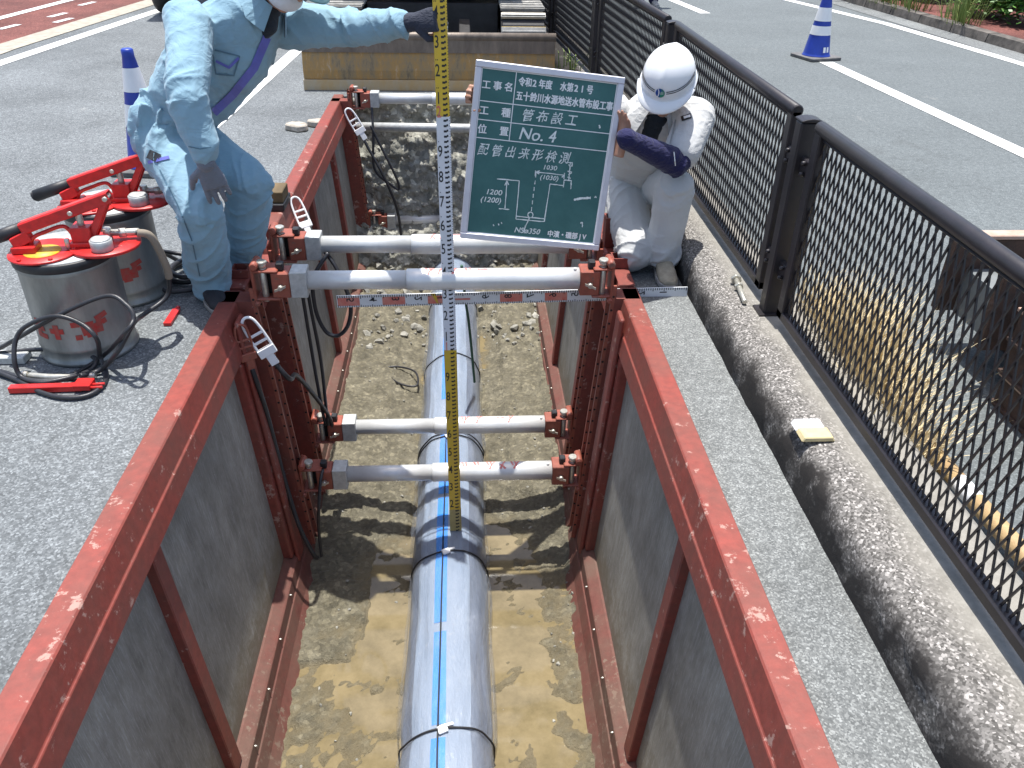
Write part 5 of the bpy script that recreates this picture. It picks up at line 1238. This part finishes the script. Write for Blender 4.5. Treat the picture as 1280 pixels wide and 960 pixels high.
# loose bits on the asphalt
t = thing('pump_handle', 'red pump handle lying on the asphalt under the hose loop', 'tool', (-1.47, 2.55, 0))
g = MB(); g.obox((-1.50, 2.545, .015), (.125, .004, 0), (0, .014, 0), (0, 0, .012)); g.box(-1.40, -1.34, 2.525, 2.58, .012, .034); g.cyl((-1.345, 2.555, .02), (-1.30, 2.56, .02), .006, None, 8); g.cyl((-1.345, 2.535, .02), (-1.30, 2.537, .02), .006, None, 8); g.build('bar', 'red_gloss', t, .003)
g = MB(); g.tube([(-1.60, 2.635, .014), (-1.5, 2.62, .014), (-1.36, 2.63, .014)], .012, 10); g.cyl((-1.64, 2.645, .014), (-1.6, 2.636, .014), .017, None, 8); solo(g, 'hose_coupling', 'short brass and zinc hose coupling beside the red handle on the asphalt', 'coupling', 'zinc')
g = MB(); g.box(-1.238, -1.207, 3.03, 3.16, .003, .016); g.cyl((-1.222, 3.16, .009), (-1.222, 3.185, .009), .010, None, 8); g.m('dark'); g.cyl((-1.222, 3.06, .016), (-1.222, 3.06, .0172), .006, None, 10)
t = solo(g, 'red_lever', 'small flat red lever lying on the asphalt between can and shoe', 'tool', 'red_gloss', bevel=.003)
g = MB(); g.box(-2.1, -1.66, 2.735, 2.80, .001, .03); solo(g, 'steel_flat_bar', 'grey flat steel bar sticking out from under the nearest can', 'steel bar', 'galv', bevel=.003)
# ------------------------------------------------------------------ connectors and hoses hanging in the trench
def coupler(label, top, d, nrm, mat, k=1.):
    """an elongated loop handle with two rungs, on a hose end"""
    t = thing('hose_connector', label, 'hose connector', top, 'hose connectors hooked on the panels'); top, d, n = V(top), V(d).normalized(), V(nrm); n = (n-d*n.dot(d)).normalized(); l = d.cross(n); g = MB()
    loop = [top+d*.0+l*0, top+d*.012*k+l*.020*k, top+d*.05*k+l*.023*k, top+d*.115*k+l*.024*k]
    pts = [top+d*.115*k-l*.024*k, top+d*.05*k-l*.023*k, top+d*.012*k-l*.017*k, top, top+d*.012*k+l*.017*k, top+d*.05*k+l*.023*k, top+d*.115*k+l*.024*k]
    g.tube(pts, .0048*k, 8, 6)
    for a in (.062, .088): g.obox(top+d*a*k, l*.024*k, d*.004*k, n*.004*k)
    g.obox(top+d*.125*k, l*.028*k, d*.014*k, n*.009*k); g.obox(top+d*.155*k, l*.013*k, d*.02*k, n*.008*k); g.build('handle', mat, t, .002)
    return t, top+d*.175*k
XI = -.86
_, e1 = coupler('white loop connector hooked on the nearest red panel, end of a black hose', (-.905, 3.03, .035), (.40, -.02, -.9), (.3, -1, .2), 'plastic_w', 1.35)
hose('hose', 'black hose running from the white loop connector down to the lowest strut pair', 'hose', [e1, e1+V((.045, .02, -.09)), (-.775, 3.22, -.36), (-.74, 3.42, -.62), (-.715, 3.53, -.80), (-.71, 3.57, -.9)], .011, group='hoses hanging in the trench')
_, e2 = coupler('red loop connector hanging beside the white one on the nearest panel', (-.925, 3.00, .02), (.10, .01, -1), (.5, -1, .2), 'orange', 1.2)
hose('hose', 'black hose hanging down the nearest aluminium sheet from the red connector', 'hose', [e2, e2+V((.012, .0, -.08)), (-.885, 3.04, -.45), (-.865, 3.06, -.8), (-.82, 3.02, -1.08), (-.765, 3.0, -1.26), (-.755, 3.02, -1.30)], .011, group='hoses hanging in the trench')
hose('hose', 'thin black hose hanging from the lowest strut bracket in front of the rail', 'hose', [(-.70, 3.16, -.86), (-.705, 3.1, -.88), (-.72, 3.06, -1.0), (-.735, 3.05, -1.15), (-.735, 3.03, -1.30)], .008, group='hoses hanging in the trench')
for i, (dx, lb) in enumerate(((0, 'black hose hanging straight down behind the white strut end block'), (.028, 'second black hose beside it, hanging straight down behind the white strut end block'))):
    hose('hose', lb, 'hose', [(-.765+dx, 3.5, .05), (-.76+dx, 3.5, -.15), (-.752+dx*1.3, 3.505, -.45), (-.742+dx*.8, 3.51, -.72), (-.74+dx*.5, 3.54, -.86)], .0085, group='hoses hanging in the trench')
hose('hose', 'black hose drooping in a U below the strut end, above the ruler tip', 'hose', [(-.63, 3.55, .10), (-.70, 3.5, .0), (-.712, 3.5, -.12), (-.70, 3.5, -.22), (-.665, 3.5, -.295), (-.61, 3.5, -.305), (-.56, 3.5, -.24), (-.545, 3.5, -.12), (-.60, 3.54, .03), (-.65, 3.58, .09)], .010, group='hoses hanging in the trench')
_, e3 = coupler('white loop connector beside the timber block on the far panel', (-.94, 4.42, .06), (.35, -.45, -.75), (.4, -1, .3), 'plastic_w', 1.3)
hose('hose', 'short black hose from the connector by the timber block to the strut end', 'hose', [e3, e3+V((.03, -.1, -.05)), (-.83, 3.95, .06), (-.8, 3.7, .12)], .010, group='hoses hanging in the trench')
_, e4 = coupler('white loop connector at the far end of the pump side panel', (-.90, 6.55, .02), (.45, -.1, -.8), (.3, -1, .2), 'plastic_w', 1.5)
hose('hose', 'black hose running down from the far connector across the stony end wall', 'hose', [e4, (-.76, 6.5, -.25), (-.64, 6.45, -.48), (-.55, 6.45, -.75), (-.53, 6.5, -1.05)], .011, group='hoses hanging in the trench')
hose('hose', 'black hose looping below the far strut end', 'hose', [(-.72, 6.68, .0), (-.715, 6.6, -.2), (-.72, 6.55, -.45), (-.60, 6.55, -.58), (-.535, 6.55, -.62), (-.55, 6.55, -.52), (-.66, 6.58, -.28), (-.73, 6.6, -.12)], .010, group='hoses hanging in the trench')
hose('hose', 'thin black hose curled on the mud beside the pipe', 'hose', [(-.62, 4.95, -1.38), (-.5, 5.0, -1.385), (-.36, 4.9, -1.37), (-.34, 4.72, -1.37), (-.45, 4.75, -1.375), (-.58, 4.9, -1.38)], .007, group='hoses hanging in the trench')
hose('cord', 'dark green cord hanging beside the staff behind the strut', 'cord', [(-.02, 4.3, -.3), (.0, 4.35, -.55), (.02, 4.4, -.75), (.05, 4.45, -1.18)], .008, plain('green_cord', (.02, .09, .05)))
# ------------------------------------------------------------------ mini excavator at the far end
ex, ey = -.275, 7.28
t = thing('excavator', 'compact excavator with a worn ochre blade, parked at the far trench end', 'excavator', (ex, ey+1.3, 0))
g = MB(); g.m('blade')
pf = [(0, .085), (-.006, .16), (.012, .26), (.03, .34), (.035, .40)]; bk = [(.055, .40), (.06, .2), (.04, .085)]
P = lambda q, x: V((x, ey+q[0], q[1]))
g.prism(pf+bk, P, ex-1.06, ex+1.06)
b_ = g.build('blade', None, t, .004)
g = MB(); g.prism([(-.022, .0), (-.018, .0845), (.03, .0845), (.03, .0)], P, ex-1.065, ex+1.055); g.build('cutting_edge', 'blade_edge', b_, .003)
g = MB(); g.cyl((ex-1.062, ey+.035, .425), (ex+1.062, ey+.035, .425), .035, None, 16); g.prism([(-.004, .30), (.0, .401), (.04, .401), (.04, .30)], lambda q, x: V((x, ey+q[0]+.012, q[1])), ex-1.055, ex+1.055); g.build('blade_lip', 'blade_top', b_)
for s_ in (-1, 1):
    g = MB(); g.obox((ex+s_*.30, ey+.55, .30), (.05, 0, 0), (0, .5, .05), (0, -.006, .07)); g.build('blade_arm', 'machine', t, .006)
    xc = ex+s_*.84; tk = MB(); tk.m('machine'); rr0 = .24; L0, L1 = ey+.72+.25, ey+2.9
    path = []
    for i in range(11): a = R(90+180*i/10); path.append((L0+rr0*math.cos(a), .27+rr0*math.sin(a)))
    for i in range(11): a = R(-90+180*i/10); path.append((L1+rr0*math.cos(a), .27+rr0*math.sin(a)))
    tk.prism(path, lambda q, x: V((x, q[0], q[1])), xc-.19, xc+.19); tr0 = tk.build('track', None, t)
    per = path+[path[0]]; tot = sum((V(a)-V(b)).length for a, b in zip(per, per[1:])); n = 38
    for k in range(n):
        dd = tot*k/n; 
        for a, b in zip(per, per[1:]):
            l = (V(b)-V(a)).length
            if dd <= l: break
            dd -= l
        q = V(a)+(V(b)-V(a))*(dd/l); tn = (V(b)-V(a)).normalized(); nn = V((tn.y, -tn.x)); c = V((xc, q.x, q.y)); T, N = V((0, tn.x, tn.y)), V((0, nn.x, nn.y))
        if N.dot(c-V((xc, (L0+L1)/2, .27))) < 0: N = -N
        g = MB(); g.m('track'); g.obox(c+N*.014, V((.205, 0, 0)), T*.030, N*.013); g.obox(c+N*.032+T*.01, V((.20, 0, 0)), T*.008, N*.006)
        g.m('track_y'); g.obox(c+N*.020-T*.0315, V((.203, 0, 0)), T*.0025, N*.006)
        g.build('track_shoe', None, tr0, .003)
    g = MB(); g.cyl((xc-s_*.2, L0, .27), (xc-s_*.15, L0, .27), .16, None, 20); g.build('idler_wheel', 'machine', tr0)
g = MB(); g.box(ex-.63, ex+.63, ey+1.3, ey+2.7, .22, .52); g.cyl((ex, ey+2.0, .52), (ex, ey+2.0, .62), .42, None, 28); g.build('undercarriage', 'machine', t, .01)
g = MB(); g.m('machine'); g.cyl((ex+.02, ey+.75, .36), (ex+.02, ey+1.3, .46), .05, None, 14); g.m('chrome'); g.cyl((ex+.13, ey+.12, .40), (ex+.13, ey+.80, .42), .022, None, 14); g.cyl((ex+.13, ey+.10, .33), (ex+.13, ey+.10, .52), .03, None, 12); g.cyl((ex-.12, ey+.5, .37), (ex+.25, ey+.5, .37), .016, None, 10); g.build('blade_cylinder', None, t)
g = MB(); g.box(ex-.85, ex+.85, ey+1.25, ey+3.2, .66, 1.15); g.build('upper_body', 'machine_body', t, .06, seg=3)
g = MB(); g.box(ex-.80, ex+.05, ey+1.55, ey+2.7, 1.151, 2.25); c_ = g.build('cab', 'machine_body', t, .05, seg=3)
g = MB(); g.box(ex-.72, ex-.03, ey+1.545, ey+1.56, 1.35, 2.15); g.build('windscreen', 'glass', c_)
g = MB(); g.box(ex-.807, ex-.795, ey+1.7, ey+2.55, 1.35, 2.15); g.build('side_window', 'glass', c_)
g = MB(); g.tube([(ex+.3, ey+1.5, 1.1), (ex+.3, ey+1.2, 2.0), (ex+.3, ey+1.5, 2.75), (ex+.3, ey+2.4, 3.1)], .10, 10, 5); g.build('boom', 'machine_body', t)
g = MB(); g.tube([(ex+.3, ey+2.4, 3.1), (ex+.3, ey+2.9, 2.5), (ex+.3, ey+3.3, 1.6)], .08, 10, 5); g.build('dipper_arm', 'machine_body', t)
g = MB(); g.prism([(3.1, 1.6), (3.5, 1.6), (3.6, 1.3), (3.4, 1.16), (3.1, 1.25)], lambda q, x: V((x, ey+q[0]+.3, q[1]+.0)), ex+.0, ex+.6); g.build('bucket', 'machine', t, .02)
# ------------------------------------------------------------------ van behind the worker, only a wheel shows
vx, vy = -3.0, 11.2
t = thing('parked_van', 'white van parked up the road, only its black wheel visible behind the blue shoulder', 'van', (vx, vy+1.6, 0))
g = MB(); g.prism([(-.35, .42), (-.35, 1.9), (1.9, 1.9), (2.9, 1.15), (3.6, .95), (3.65, .42)], lambda q, x: V((x, vy+q[0]+.2, q[1])), vx-.80, vx+.80); b_ = g.build('body', 'van', t, .06, seg=3)
g = MB(); g.box(vx-.62, vx+.62, vy-.157, vy-.14, 1.15, 1.75); g.build('rear_window', 'glass', b_)
for s_ in (-1, 1):
    g = MB(); g.box(vx+s_*.70-.06, vx+s_*.70+.06, vy-.16, vy-.14, .8, 1.1); g.build('tail_light', 'red_gloss', b_)
    for yy in (.32, 2.75):
        x_ = vx+s_*.72; g = MB(); g.skin([g.ring(V((x_+a, vy+yy, .31)), V((0, r, 0)), V((0, 0, r)), 32) for a, r in ((-.1, .26), (-.09, .30), (-.06, .312), (.06, .312), (.09, .30), (.1, .26))]); w_ = g.build('wheel', 'tyre', t)
        g = MB(); g.cyl((x_+s_*.095, vy+yy, .31), (x_+s_*.106, vy+yy, .31), .19, .17, 20); g.build('rim', 'galv', w_)
# ------------------------------------------------------------------ planting across the road
rnd = random.Random(21)
def foliage(mb, n, box, size, dens):
    for _ in range(n):
        x, y, z, nx_ = box(); a = rnd.uniform(0, 6.28); ln_ = size*rnd.uniform(.6, 1.3); u = V((math.cos(a), math.sin(a), rnd.uniform(-.5, .5))).normalized(); up_ = V((rnd.uniform(-.6, .6)+nx_, rnd.uniform(-.7, .4), 1)).normalized(); w_ = u.cross(up_).normalized(); c = V((x, y, z)); b = u.cross(w_)
        g_ = [mb.v(c-u*ln_*.5), mb.v(c+w_*ln_*.30-b*ln_*.04), mb.v(c+u*ln_*.55-b*ln_*.10), mb.v(c-w_*ln_*.30-b*ln_*.04)]
        mb.f([g_[0], g_[1], g_[2]]); mb.f([g_[0], g_[2], g_[3]])
def shrub(label, x0, x1, y0, y1, hgt, n, seed):
    t = thing('shrub', label, 'shrub', ((x0+x1)/2, (y0+y1)/2, .15), 'shrubs across the road'); o = V((seed*7.3, 0, 0))
    cl = [(x0+.25+(x1-x0)*rnd.random()**1.5, rnd.uniform(y0, y1), rnd.uniform(.25, .5)) for _ in range(int((x1-x0)*(y1-y0)*2.4)+6)]
    def pick():
        cx, cy, r = rnd.choice(cl); a, e = rnd.uniform(0, 6.28), rnd.random()**.6; rad = r*rnd.uniform(.55, 1.05); z0 = .08+(hgt-r)*(.75*rnd.random())*min(1, (cx-x0+.3)/.6)
        return cx+rad*math.cos(a)*math.cos(e*1.4), cy+rad*math.sin(a)*math.cos(e*1.4), max(.12, z0+rad*math.sin(e*1.5)*.9), -.2
    g = MB(); foliage(g, n, pick, .085, 1); g.build('foliage', 'leaf', t, recalc=False)
    g = MB()
    for cx, cy, r in cl[:14]: g.tube([(cx, cy, .15), (cx+rnd.uniform(-.1, .1), cy, .35), (cx+rnd.uniform(-.2, .2), cy+rnd.uniform(-.2, .2), .15+hgt*.7)], .012, 6, 3)
    g.build('branch', 'wood', t)
shrub('leafy green shrub across the road, nearest the right picture edge', 6.6, 8.5, 7.6, 10.6, .85, 12000, 1)
shrub('leafy green shrub across the road, in the middle of the three', 6.5, 8.4, 10.4, 13.0, .8, 11000, 2)
shrub('leafy green shrub across the road, farthest along the footway', 6.15, 8.2, 12.8, 17.0, .8, 10000, 3)
def tuft(label, x, y, h, n, mat):
    g = MB()
    for _ in range(n):
        a = rnd.uniform(0, 6.28); r0 = rnd.uniform(0, .24)**1.0; bx_, by_ = x+r0*math.cos(a), y+r0*math.sin(a)*1.6; a2 = a+rnd.uniform(-.6, .6); ln_ = rnd.uniform(.1, .9)*h; hh_ = h*rnd.uniform(.3, 1.); s_ = V((-math.sin(a2), math.cos(a2), 0))*.006
        p0, p1, p2 = V((bx_, by_, .09 if x > 2 else .0)), V((bx_+math.cos(a2)*ln_*.35, by_+math.sin(a2)*ln_*.35, .15+hh_*.7)), V((bx_+math.cos(a2)*ln_, by_+math.sin(a2)*ln_, .15+hh_*rnd.uniform(.7, 1)))
        v = [g.v(p0-s_), g.v(p0+s_), g.v(p1+s_*.8), g.v(p1-s_*.8), g.v(p2)]; g.f(v[:4]); g.f([v[3], v[2], v[4]])
    solo(g, 'grass_tuft', label, 'grass tuft', mat, 'grass tufts on the far kerb', recalc=False)
tuft('tallest tuft of grass growing over the far kerb, nearest the red footway', 6.24, 10.75, .45, 130, 'grass')
tuft('straw tinged tuft of grass on the far kerb behind the tallest one', 6.14, 11.9, .36, 110, 'grass')
tuft('dry tuft of grass on the far kerb above the white cone band', 5.97, 13.4, .42, 110, 'straw')
tuft('low bright green tuft on the far kerb, last before the top edge', 5.86, 14.3, .35, 110, 'grass')
tuft('spreading green tuft on the far kerb between two taller ones', 6.08, 12.6, .32, 90, 'grass')
tuft('small tuft of grass at the foot of the fence by the blade', .96, 7.5, .16, 40, 'grass')
for o in list(COL.objects):
    if o.get('label') == '': del o['label']
